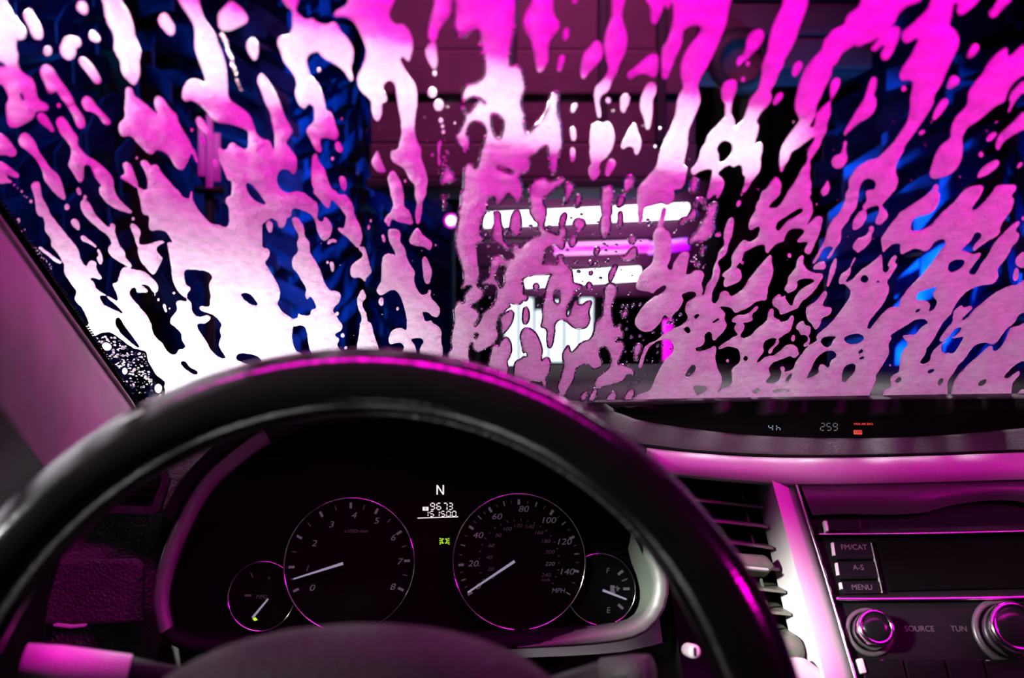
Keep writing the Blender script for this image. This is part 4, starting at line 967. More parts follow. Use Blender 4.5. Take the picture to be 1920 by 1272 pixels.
(400, 360): """
+78,60 95,110 95,200 60,225 25,205 -40,220 -40,1140 0,1110 280,1040 530,975 490,950 470,870 480,800 470,770 455,750 420,730 385,680 395,640 400,600 375,540 340,480 310,430 330,400 338,370 325,345 300,345 280,375 295,410 290,435 260,430 258,395 240,380 225,390 228,440 195,410 165,395 140,350 125,290 130,250 150,238 190,240 200,300 235,365 245,340 250,280 275,220 300,195 345,165 380,185 390,215 415,222 435,190 440,165 465,150 470,115 490,103 540,120 585,145 610,190 620,240 640,280 660,300 695,275 710,220 700,190 670,155 660,160 655,185 630,180 620,150 625,110 605,60
-195,-45 230,-35 265,5 300,55 315,85 280,80 230,45 205,5
-165,620 190,610 225,620 245,645 265,685 225,680 185,650
--172,480 -122,472 -62,475 -22,490 -7,520 -27,560 -17,620 -22,690 -42,690 -82,690 -72,715 -12,735 28,765 50,800 38,830 46,870 33,920 63,975 73,1003 28,990 -17,945 -32,910 -67,860 -97,800 -47,790 -12,755 -42,745 -87,752 -122,725 -132,670 -157,625 -132,580 -162,560
-138,990 158,970 208,970 268,990 288,1020 228,1040 168,1020 143,1010
+315,200 330,183 352,190 355,220 345,250 325,240
+470,170 490,158 515,175 540,220 548,275 575,310 580,370 610,420 640,480 665,550 700,595 740,600 762,625 750,665 715,710 740,760 770,800 765,830 725,860 755,885 740,920 760,975 600,985 565,900 560,860 550,820 520,800 490,810 470,790 455,770 500,760 508,725 520,740 575,745 585,710 615,700 600,660 580,630 560,650 550,615 555,590 530,540 500,490 472,455 475,400 505,365 500,310 510,270 485,220
+o740,733,13
+o772,863,14
+o792,937,12
+678,318 690,295 715,287 738,298 735,308 705,310 690,322
+o682,427,10
+695,430 715,425 722,455 715,488 702,475
+597,0 725,0 750,40 770,25 790,25 830,80 835,120 855,170 875,210 890,270 885,300 865,340 840,320 800,280 765,255 742,230 750,218 775,225 785,200 790,150 770,110 740,75 715,55 700,60 690,105 665,90 630,45
+868,345 900,335 915,370 930,430 945,480 935,500 915,520 908,545 890,530 870,515 840,522 818,500 820,455 845,425 885,400 890,370
+o940,180,10
+920,235 920,205 935,205 935,225
+860,640 885,590 895,587 910,620 910,645 890,665 895,700 915,730 920,780 940,785 955,840 970,890 985,970 860,975 870,850 875,790 885,780 880,740 865,700
+1060,0 1130,0 1140,100 1165,115 1185,160 1188,200 1150,195 1100,185 1065,170 1050,220 1035,195 1018,180 1045,140 1090,110 1075,50
+1205,0 1270,0 1255,50 1240,90 1242,140 1230,195 1210,195 1205,130 1215,80
+1042,240 1065,228 1105,235 1118,260 1118,310 1145,350 1155,400 1175,440 1200,480 1200,540 1215,585 1240,620 1275,615 1285,590 1300,595 1300,640 1330,670 1355,710 1340,750 1310,750 1280,725 1250,720 1240,700 1255,750 1270,780 1300,770 1310,790 1340,805 1360,840 1360,900 1370,940 1360,995 1240,985 1235,940 1255,900 1240,880 1200,880 1180,890 1205,930 1205,980 1130,965 1140,930 1115,905 1060,915 1045,890 1060,840 1100,820 1130,820 1145,840 1155,810 1150,740 1125,650 1095,600 1060,592 1030,610 1000,625 975,600 980,575 1000,540 1005,470 1010,400 1040,375 1075,385 1080,400 1085,370 1070,340 1050,300
+988,648 1000,636 1018,645 1015,680 1000,688 988,670
+o1100,703,12
+1003,265 1015,258 1028,290 1025,312 1012,305
+1170,310 1185,260 1210,225 1230,230 1255,270 1300,300 1305,330 1290,355 1260,335 1220,330
+o1327,325,9
+1245,420 1260,390 1275,405 1300,460 1305,500 1290,550 1270,555 1255,520
""",
(800, 360): """
+210,0 385,0 360,60 345,120 325,190 320,250 340,290 330,305 300,312 305,370 310,430 318,500 300,560 340,590 342,610 325,640 290,670 270,665 255,640 260,590 270,565 245,560 215,585 205,575 220,540 218,480 205,420 185,370 172,300 185,200 205,110
+195,655 220,670 230,640 225,620 255,590 300,590 310,620 290,665 260,680 290,700 315,735 305,770 285,800 300,830 285,860 290,890 260,910 255,960 255,1040 220,1030 190,1010 165,1005 135,1005 130,965 150,940 145,890 155,830 165,770 160,710 175,680
+400,130 415,117 440,130 445,180 455,230 460,290 490,330 505,350 470,345 430,310 385,280 390,250 400,200
+495,200 510,140 535,108 558,130 568,190 560,240 540,272 515,250 498,225
+615,0 700,0 695,60 715,110 712,160 700,210 720,235 775,260 800,270 825,300 820,340 800,345 770,320 730,330 705,360 700,420 690,440 740,430 775,440 785,400 775,385 815,380 815,410 835,440 865,470 875,520 880,545 925,560 930,585 890,590 875,630 845,680 835,730 845,750 870,690 885,650 910,680 935,675 960,655 985,660 970,720 975,770 955,810 920,820 880,815 840,780 800,765 770,790 765,840 755,900 745,930 725,930 718,880 715,820 685,810 695,760 690,700 700,650 710,590 735,510 750,490 720,500 660,500 600,510 570,530 580,580 575,640 565,670 530,675 490,665 510,690 540,700 500,690 460,720 435,740 420,800 430,860 410,900 370,930 310,960 280,940 280,900 310,860 290,820 320,770 345,720 390,690 410,650 420,600 405,560 360,550 325,550 370,510 380,430 400,390 440,385 470,410 500,405 525,400 510,360 520,325 545,320 560,340 600,300 650,270 680,260 665,230 665,190 640,170 625,110
-425,470 445,440 475,460 460,490 465,540 445,580 430,550 410,510
-765,600 790,585 795,630 790,670 760,655
+790,190 800,150 825,125 838,150 830,190 815,215 795,210
+o813,248,27
+850,310 855,280 880,268 897,290 885,320 865,335
+875,195 885,170 915,162 945,175 945,205 915,237 885,215
+830,0 870,0 850,40 830,70 822,65
+890,60 895,30 925,25 920,60 905,95 888,85
+1045,0 1118,0 1110,60 1095,120 1100,180 1095,240 1070,280 1050,282 1035,250 1035,180 1050,120 1045,60
+1140,175 1145,130 1165,120 1172,160 1165,215 1145,215
+1138,80 1150,45 1180,35 1180,60 1160,90
+1258,80 1290,80 1295,160 1280,195 1262,190
+1205,290 1225,265 1250,275 1240,310 1220,318
+1155,400 1190,380 1215,345 1245,330 1258,350 1250,400 1220,412 1180,410
+1000,370 1005,340 1030,335 1032,360 1010,390
+o980,430,15
+o980,488,14
+o655,570,20
+955,560 970,540 988,560 980,595 960,590
+1085,500 1110,450 1135,435 1138,460 1120,500 1100,545 1088,540
+1060,590 1080,555 1110,550 1135,575 1138,610 1115,650 1105,700 1110,760 1125,810 1155,790 1160,820 1175,850 1165,880 1140,870 1130,900 1165,895 1180,930 1160,980 1140,1030 1170,1035 1230,1060 1235,1100 1200,1090 1170,1130 1110,1150 1040,1170 1000,1160 1020,1110 1060,1080 1090,1050 1100,990 1070,930 1040,930 1030,980 1050,1030 1000,1060 960,1030 920,1040 890,1060 880,1120 850,1170 830,1200 800,1200 780,1170 800,1110 820,1040 810,980 830,940 850,920 860,960 890,940 930,900 980,880 1000,830 1010,780 1050,740 1050,680 1060,640
+o590,635,18
+575,720 590,690 610,710 615,760 595,795 575,785
+440,760 480,720 515,715 520,750 500,800 470,840 445,850 450,810
+425,970 440,900 470,870 490,880 510,930 500,980 480,1020 490,1060 470,1100 430,1090
+365,1060 390,930 420,920 430,960 420,1020 415,1080 375,1080
+560,860 580,820 620,820 655,850 680,900 690,950 685,1010 690,1060 680,1130 640,1130 600,1150 560,1130 520,1110 530,1020 575,990 570,930
-o590,975,14
+690,1020 710,990 735,1000 740,1040 730,1090 710,1110 720,1160 700,1175 685,1130
+1165,730 1190,705 1200,730 1180,760 1165,755
+1235,950 1245,920 1270,905 1285,925 1270,970 1245,985
+o1250,1000,14
+920,1240 930,1205 960,1190 960,1215 945,1245
+970,1230 1000,1175 1020,1190 1000,1250 970,1255
+1070,1250 1095,1205 1125,1195 1135,1220 1110,1260
+1180,1240 1200,1190 1230,1180 1240,1210 1210,1260
+785,1205 820,1190 835,1210 800,1225
""",
(1200, 360): """
+75,430 85,330 80,260 105,220 115,170 130,110 150,95 162,115 150,170 140,220 175,250 190,290 185,400 165,450 185,480 200,440 230,390 265,362 295,370 290,420 275,500 290,510 330,475 375,480 385,510 370,550 378,600 370,630 390,600 400,560 430,520 440,460 465,400 470,370 505,320 500,280 510,220 530,170 555,160 562,190 550,270 525,330 520,370 490,400 465,430 480,470 470,530 450,570 430,620 435,670 480,700 510,730 505,770 520,800 500,840 470,870 440,895 430,850 410,840 390,860 385,910 360,930 330,940 350,960 420,940 450,925 455,960 450,1000 470,1070 490,1110 485,1160 460,1200 440,1260 -40,1265 -20,1220 60,1190 100,1100 150,1010 200,960 190,900 130,890 60,930 30,990 10,1060 -10,1050 30,930 100,890 140,860 200,820 250,800 285,760 270,710 285,660 330,640 335,610 300,600 250,620 260,650 240,700 200,740 180,770 150,740 120,790 60,840 0,830 -30,780 10,700 60,650 90,620 30,600 -20,580 0,500
-90,600 150,560 155,590 110,625 90,625
-325,745 355,735 350,760 330,765
-425,790 470,755 475,770 440,795
-265,820 295,815 300,860 280,850
-320,1165 395,1165 380,1200 340,1220 330,1200
-280,1080 310,1040 335,1045 325,1080 290,1115 270,1105
+o345,438,18
+355,380 370,330 392,325 388,360 370,390
+445,265 460,252 485,255 485,272 455,276
+335,50 370,42 400,60 405,90 435,70 462,72 458,120 440,170 445,220 420,270 390,295 340,300 290,315 300,280 340,240 370,180 400,140 405,110 385,105 380,70 350,65 335,90 340,140 325,175 285,165 290,140 320,100
+235,190 255,160 285,158 275,180 245,205
+735,0 840,0 810,50 770,90 775,105 800,105 810,125 850,95 880,40 885,0 1020,0 1010,50 1028,90 1025,150 1000,195 990,230 1000,210 1040,165 1065,152 1090,160 1085,210 1070,260 1040,330 1015,378 985,370 985,340 1005,310 980,305 940,310 940,295 975,260 980,235 940,225 900,230 870,265 860,300 820,315 790,340 765,375 750,360 745,325 710,325 660,345 625,370 610,410 575,460 600,470 608,520 580,550 510,575 498,555 510,515 490,510 500,490 545,455 550,390 580,340 620,295 660,305 700,280 715,240 710,215 685,225 660,235 650,210 660,170 690,120 715,60
-830,180 880,150 940,110 970,105 975,125 930,155 880,185 830,240 810,230 815,200
+o613,430,11
+o893,387,14
+785,378 790,430 797,480 785,530 765,580 760,640 745,655 700,660 660,690 620,710 570,728 545,700 490,690 440,695 470,650 480,610 500,597 530,605 540,630 570,620 620,580 650,530 690,480 730,430 770,390
+545,775 580,745 640,735 690,690 710,690 700,710 670,740 675,770 640,785 570,787
+465,938 500,910 560,870 585,860 565,830 570,800 600,787 625,800 620,830 600,865 620,880 660,865 690,830 740,790 760,770 765,720 790,700 803,715 800,755 835,770 840,785 880,775 910,740 918,770 900,830 860,860 830,880 790,878 750,895 735,930 740,960 710,1000 700,1030 750,990 790,985 830,960 870,925 910,915 950,945 955,970 920,1000 900,985 860,1000 820,1015 790,1030 770,1060 780,1100 750,1140 790,1150 830,1130 845,1080 835,1060 850,1045 870,1060 860,1080 900,1070 930,1050 925,1030 960,980 1000,930 1030,910 1060,895 1090,910 1100,950 1050,970 1010,1000 1020,1050 1030,1090 1000,1130 970,1140 1010,1135 1040,1110 1070,1090 1065,1050 1085,1035 1105,1045 1100,1080 1150,1060 1180,1060 1180,1240 440,1255 480,1190 545,1155 550,1100 550,1060 590,1030 600,1000 595,960 580,940 530,930 480,945
-625,985 645,990 640,1015 622,1012
-675,1190 700,1175 720,1185 700,1210 675,1210
-790,1190 830,1180 890,1185 900,1200 850,1195 800,1208
-870,1130 890,1095 910,1090 900,1120 880,1145
+o525,1015,12
+900,890 915,858 928,865 920,900
+765,970 775,940 805,915 815,885 832,890 830,910 800,940 785,970
+860,590 880,550 890,510 930,460 940,410 970,382 980,395 975,430 1000,470 1040,490 1090,495 1095,510 1060,570 1020,620 970,660 940,700 920,710 840,740 830,710 795,685 790,655 815,625 840,615 845,635 880,610 875,600
-940,540 980,525 1040,535 1000,565 950,600 915,660 905,690 870,640 880,615 930,590 940,565
+990,720 1000,690 1050,660 1090,610 1110,597 1118,620 1100,655 1095,690 1145,700 1130,740 1090,760 1080,790 1050,830 1030,800 1000,770
+930,820 945,790 980,775 985,800 1020,810 1020,840 1000,865 960,860 950,835
+975,930 985,900 1005,890 998,870 1013,875 1015,900 998,925
""",
(1500, 360): """
+285,0 350,0 340,80 310,130 290,180 250,230 245,300 215,340 190,390 150,420 155,440 150,465 115,470 80,465 110,430 150,415 180,370 200,340 160,335 130,365 115,400 80,440 75,430 110,370 150,290 170,220 200,170 240,130 270,60
+400,0 550,0 520,50 490,85 470,90 430,90 390,110 375,100 400,60
+480,85 505,110 530,145 500,190 470,205 450,185 465,150 475,120
+315,215 325,170 360,125 390,115 402,135 395,170 365,215 325,235
+420,210 447,225 430,260 425,300 390,340 350,370 340,400 310,450 300,500 270,540 240,560 235,530 250,495 290,470 320,410 345,370 320,350 315,330 345,285 380,275 410,250
+180,470 200,420 215,400 222,420 215,470 190,530 170,575 160,570 170,520
+o300,243,7
+o288,275,8
+485,290 500,265 530,220 570,170 620,120 680,80 740,40 780,5 810,0 835,20 830,70 800,120 750,145 700,160 670,185 665,240 700,240 740,230 790,200 850,130 920,70 990,-10 1090,-30 1080,30 1030,100 1040,125 1090,80 1150,10 1180,-30 1290,-30 1265,30 1280,50 1265,110 1230,160 1200,210 1190,260 1140,290 1080,330 1040,360 1030,350 1045,320 1080,280 1085,260 1065,248 1045,255 1020,300 965,355 1000,365 1035,380 1080,368 1075,395 1040,440 1010,490 1045,500 1080,440 1120,390 1150,330 1200,270 1260,210 1300,180 1318,190 1285,240 1310,255 1300,300 1270,330 1240,390 1200,440 1180,470 1185,510 1160,550 1120,560 1060,570 1000,600 950,650 920,700 900,740 860,780 830,830 790,900 750,940 700,930 650,940 640,900 615,865 660,860 690,855 730,810 765,790 740,765 690,770 640,800 550,855 540,870 550,880 530,920 535,960 520,1000 490,1050 455,1100 455,1130 430,1180 400,1230 -40,1230 -40,1060 20,1000 60,960 100,920 130,905 100,885 105,860 150,820 200,770 240,720 270,680 300,630 300,590 270,560 240,545 300,540 360,480 430,430 490,370 490,320
-490,350 495,440 510,495 545,440 580,435 570,470 520,545 535,575 525,620 495,680 440,745 410,790 410,830 450,785 500,725 540,695 590,690 600,650 650,580 720,510 780,440 830,370 868,320 865,295 840,290 800,310 760,360 690,345 640,365 600,375 600,320 570,315 530,335 500,370
+525,450 540,410 570,385 582,395 565,430 540,450
-885,460 900,425 940,410 980,415 980,440 950,470 910,488 888,480
-695,640 710,605 760,590 825,573 800,600 795,630 820,660 800,710 770,730 765,720 780,680 750,655 700,655
-685,722 705,702 720,705 710,728 690,730
-362,540 370,510 395,505 410,525 400,550 375,548
-o468,548,12
-265,880 300,860 350,852 380,865 380,895 330,915 280,908
-130,885 170,870 220,870 200,890 180,930 140,925
-40,1125 70,1060 100,1000 150,960 200,955 220,985 190,1010 170,1060 150,1040 125,1035 110,1060 115,1085 75,1110
-250,1110 270,1050 310,1030 335,1040 320,1090 290,1120 270,1145 255,1140
-350,960 375,940 375,965 355,975
-350,1000 380,985 385,1005 360,1010
-0,870 30,860 50,880 45,900 20,920 10,960 -10,960
+500,1230 505,1190 545,1170 540,1120 560,1095 590,1080 595,1030 610,960 640,930 700,920 755,935 740,990 720,1030 770,1020 785,970 820,930 860,900 900,900 890,960 915,970 940,940 970,890 1000,860 1010,880 980,960 950,1010 935,1060 900,1110 880,1150 875,1230
+920,720 970,680 975,700 1020,685 1030,700 985,750 960,780 930,820 890,870 850,900 830,890 870,830 910,780
-570,1130 600,1110 605,1130 585,1150
-760,1075 800,1060 800,1080 770,1090
-825,1140 850,1115 855,1140 830,1165
-845,930 880,900 905,910 890,960 860,970
+950,790 1000,760 1050,700 1100,660 1150,620 1200,590 1260,565 1300,560 1380,500 1380,700 1310,740 1280,790 1230,830 1200,870 1160,915 1110,905 1060,915 1020,950 980,1010 940,1040 930,1020 970,960 1010,890 980,870 920,880 900,870 930,830
-905,860 930,830 965,815 950,845 915,872
+910,1230 920,1140 960,1080 1010,1030 1060,990 1110,940 1150,925 1160,960 1200,930 1230,880 1260,820 1320,800 1380,750 1380,1000 1320,1020 1270,1050 1220,1110 1240,1120 1310,1070 1310,1100 1270,1150 1250,1230
-1065,1160 1070,1140 1110,1120 1115,1140 1080,1170
+1300,1230 1310,1195 1340,1180 1380,1180 1380,1230
+1280,470 1300,460 1310,500 1290,540 1270,520
+1285,420 1310,380 1380,350 1380,430 1330,460 1300,450
+1322,165 1345,140 1380,110 1380,140 1330,180
+o540,1040,9
""",
}

PADX, PADT = 260, 110                   # foam goes on a little past the picture's edges
RW, RH = 1920 + 2*PADX, 770 + PADT

def _fill(mask, P, val):
    x0, y0 = np.floor(P.min(0)).astype(int) - 1
    x1, y1 = np.ceil(P.max(0)).astype(int) + 2
    x0, y0 = max(x0, 0), max(y0, 0); x1, y1 = min(x1, mask.shape[1]), min(y1, mask.shape[0])
    if x1 <= x0 or y1 <= y0: return
    X = np.arange(x0, x1) + .5; Y = np.arange(y0, y1) + .5
    ins = np.zeros((len(Y), len(X)), bool)
    Q = np.roll(P, -1, 0)
    for (ax, ay), (bx, by) in zip(P, Q):
        if ay == by: continue
        rows = (Y >= min(ay, by)) & (Y < max(ay, by))
        if not rows.any(): continue
        xi = ax + (Y[rows] - ay) * (bx - ax) / (by - ay)
        ins[rows] ^= X[None, :] > xi[:, None]
    mask[y0:y1, x0:x1][ins] = val

def _spline(P, k=4):
    nx, pv = np.roll(P, -1, 0), np.roll(P, 1, 0)
    l1 = np.linalg.norm(nx - P, axis=1); l0 = np.linalg.norm(P - pv, axis=1)
    t = nx - pv; t /= np.linalg.norm(t, axis=1)[:, None] + 1e-9
    t *= np.minimum(np.minimum(l0, l1), 60)[:, None]
    t2 = np.roll(t, -1, 0)
    out = []
    for u in np.arange(k) / k:
        out.append((2*u**3 - 3*u*u + 1)*P + (u**3 - 2*u*u + u)*t + (3*u*u - 2*u**3)*nx + (u**3 - u*u)*t2)
    return np.stack(out, 1).reshape(-1, 2)

def _blur(a, s):
    r = int(3*s) + 1
    k = np.exp(-.5*(np.arange(-r, r+1)/s)**2); k /= k.sum()
    p = np.pad(a, ((r, r), (0, 0)), mode='edge'); o = np.zeros_like(a)
    for i, w in enumerate(k): o += w*p[i:i+a.shape[0]]
    p = np.pad(o, ((0, 0), (r, r)), mode='edge'); o2 = np.zeros_like(a)
    for i, w in enumerate(k): o2 += w*p[:, i:i+a.shape[1]]
    return o2

def foam_mask():
    m = np.zeros((770, 1920), np.float32)
    for (ox, oy), txt in FOAM.items():
        for ln in txt.strip().splitlines():
            op, body = ln[0], ln[1:]
            if body[0] == 'o':
                x, y, r = map(float, body[1:].split(','))
                a = np.linspace(0, 2*np.pi, 14)[:-1]
                P = np.stack([x + r*np.cos(a)*.9, y + r*np.sin(a)*1.1], 1)
            else:
                P = _spline(np.array([[float(v) for v in q.split(',')] for q in body.split()]))
            _fill(m, P/3.18 + [ox, oy], 1. if op == '+' else 0.)
    # behind the steering wheel the foam simply goes on down to the cowl
    wx = np.array([270, 300, 400, 540, 670, 800, 926, 1052, 1120]); wy = np.array([765, 740, 716, 676, 661, 671, 699, 744, 760])
    for x in range(270, 1120):
        y0 = int(np.interp(x, wx, wy))
        n = 765 - y0
        if n > 0: m[y0:y0+n, x] = m[y0-n:y0, x][::-1]
    return np.pad(m, ((PADT, 0), (PADX, PADX)), mode='reflect')

# ------------------------------------------------------------------ foam on the outside of the glass
STEP = 2
def build_foam():
    full = foam_mask()
    yy, xx = np.mgrid[0:RH, 0:RW]
    rng = np.random.default_rng(3)
    def nz(s): a = _blur(rng.standard_normal((RH, RW)).astype(np.float32), s); return a/a.std()
    f1 = _blur(full, 1.4)
    field = f1 + .055*nz(2.2)*(np.clip(yy/RH*1.3, .15, 1)) - .52
    field = _blur(field, .8)
    big = np.clip((_blur(full, 5.) - .35)/.65, 0, 1); bigger = _blur(full, 14.)
    lump = nz(4.5)*.55 + nz(9.)*.45
    px = np.arange(0, RW, STEP); py = np.arange(0, RH, STEP)
    f = field[::STEP, ::STEP].copy()
    f[0, :] = -.5; f[-1, :] = -.5; f[:, 0] = -.5; f[:, -1] = -.5
    H, W = f.shape
    ins = f > 0
    # connected patches
    lab = -np.ones((H, W), int); n = 0; sizes = []
    for i in range(H):
        for j in np.nonzero(ins[i] & (lab[i] < 0))[0]:
            if lab[i, j] >= 0: continue
            st = [(i, j)]; lab[i, j] = n; c = 0
            while st:
                a, b = st.pop(); c += 1
                for p, q in ((a+1, b), (a-1, b), (a, b+1), (a, b-1)):
                    if ins[p, q] and lab[p, q] < 0: lab[p, q] = n; st.append((p, q))
            sizes.append(c); n += 1
    # marching squares, cell by cell
    f00, f01, f10, f11 = f[:-1, :-1], f[:-1, 1:], f[1:, :-1], f[1:, 1:]
    code = (f00 > 0)*1 + (f01 > 0)*2 + (f11 > 0)*4 + (f10 > 0)*8
    NV = H*W; hid = lambda i, j: NV + i*W + j; vid = lambda i, j: 2*NV + i*W + j
    cor = {'a': lambda i, j: i*W + j, 'b': lambda i, j: i*W + j + 1, 'c': lambda i, j: (i+1)*W + j + 1, 'd': lambda i, j: (i+1)*W + j,
           'T': lambda i, j: hid(i, j), 'B': lambda i, j: hid(i+1, j), 'L': lambda i, j: vid(i, j), 'R': lambda i, j: vid(i, j+1)}
    cases = {1: ['aTL'], 2: ['TbR'], 3: ['abRL'], 4: ['RcB'], 5: ['aTL', 'RcB'], 6: ['TbcB'], 7: ['abcBL'.replace('abcBL', 'abcBL')], 8: ['LBd'], 9: ['aTBd'], 10: ['TbR', 'LBd'],
             11: ['abRBd'], 12: ['LRcd'], 13: ['aTRcd'], 14: ['TbcdL'], 15: ['abcd']}
    own = {'a': (0, 0), 'b': (0, 1), 'c': (1, 1), 'd': (1, 0)}
    tri, trilab, rimE, rimlab = [], [], [], []
    for c, ps in cases.items():
        I, J = np.nonzero(code == c)
        if not len(I): continue
        for p in ps:
            ids = [cor[ch](I, J) for ch in p]
            k = next(ch for ch in p if ch in own); l = lab[I + own[k][0], J + own[k][1]]
            for t in range(1, len(p)-1):
                tri.append(np.stack([ids[0], ids[t], ids[t+1]], 1)); trilab.append(l)
            for t in range(len(p)):
                u, v = p[t], p[(t+1) % len(p)]
                if u in 'TBLR' and v in 'TBLR': rimE.append(np.stack([ids[t], ids[(t+1) % len(p)]], 1)); rimlab.append(l)
    tri = np.concatenate(tri); trilab = np.concatenate(trilab)
    # vertex positions in picture pixels
    X = np.zeros(3*NV); Y = np.zeros(3*NV)
    gx, gy = np.meshgrid(px, py); X[:NV] = gx.ravel(); Y[:NV] = gy.ravel()
    with np.errstate(all='ignore'):
        th = np.where((f[:, :-1] > 0) != (f[:, 1:] > 0), f[:, :-1]/(f[:, :-1]-f[:, 1:]), .5)
        tv = np.where((f[:-1] > 0) != (f[1:] > 0), f[:-1]/(f[:-1]-f[1:]), .5)
    hx = gx.astype(float).copy(); hx[:, :-1] += th*STEP; X[NV:2*NV] = hx.ravel(); Y[NV:2*NV] = gy.ravel()
    vy = gy.astype(float).copy(); vy[:-1] += tv*STEP; X[2*NV:] = gx.ravel(); Y[2*NV:] = vy.ravel()
    rim = np.arange(3*NV) >= NV
    xi = np.clip(np.round(X).astype(int), 0, RW-1); yi = np.clip(np.round(Y).astype(int), 0, RH-1)
    B, BB, LU = big[yi, xi], bigger[yi, xi], lump[yi, xi]
    hout = np.where(rim, .0009, .0009 + .0004*B + .0022*B*np.clip((BB-.3)/.7, 0, 1) + .0010*np.clip(LU, -.7, 2)*B*B*np.clip((Y-PADT)/500, .2, 1.2))
    hout = np.maximum(hout, .0009)
    hin = np.where(rim, .0007, .0002 + .0006*(1-B) + np.clip(.0002*LU*B, -.0001, .0004))
    # onto the glass
    A = CAM; D = FWD[None] + ((X - PADX - 960)/FPX)[:, None]*np.array([[1., 0, 0]]) - ((Y - PADT - 636)/FPX)[:, None]*UPV[None]
    O = W0 + WN*(GT + .0006)
    t = ((O - A) @ WN)/(D @ WN); P = A + D*t[:, None]
    order = np.argsort(trilab, kind='stable'); tri = tri[order]; trilab = trilab[order]
    rimE = np.concatenate(rimE); rimlab = np.concatenate(rimlab)
    starts = np.searchsorted(trilab, np.arange(n)); ends = np.searchsorted(trilab, np.arange(n), side='right')
    out = []
    for l in range(n):
        T_ = tri[starts[l]:ends[l]]
        if not len(T_): continue
        ids, inv = np.unique(T_, return_inverse=True); inv = inv.reshape(-1, 3)
        xs, ys = X[ids]-PADX, Y[ids]-PADT
        vis = (xs > 0) & (xs < 1920) & (ys > 0) & (ys < 757)
        if vis.sum() < 3: continue
        out.append(dict(x0=xs.min(), x1=xs.max(), y0=ys.min(), y1=ys.max(), area=sizes[l]*STEP*STEP, cx=xs[vis].mean(), cy=ys[vis].mean(), vis=vis.mean(),
                        V=np.concatenate([P[ids] + WN*hout[ids][:, None], P[ids] + WN*hin[ids][:, None]]), T=inv, n=len(ids),
                        R=np.searchsorted(ids, rimE[rimlab == l])))
    return out
def foam_mesh(name, c):
    n = c['n']; T_ = c['T']
    R = c['R']
    F = np.concatenate([T_, T_[:, ::-1] + n, np.stack([R[:, 1], R[:, 0], R[:, 0]+n], 1), np.stack([R[:, 1], R[:, 0]+n, R[:, 1]+n], 1)])
    me = bpy.data.meshes.new(name)
    me.vertices.add(len(c['V'])); me.vertices.foreach_set('co', c['V'].astype(np.float32).ravel())
    me.loops.add(len(F)*3); me.loops.foreach_set('vertex_index', F.astype(np.int32).ravel())
    me.polygons.add(len(F)); me.polygons.foreach_set('loop_start', np.arange(0, len(F)*3, 3, dtype=np.int32))
    me.polygons.foreach_set('use_smooth', np.ones(len(F), bool))
    me.update(calc_edges=True); me.validate()
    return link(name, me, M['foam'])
patches = build_foam()
patches.sort(key=lambda c: -c['area'])
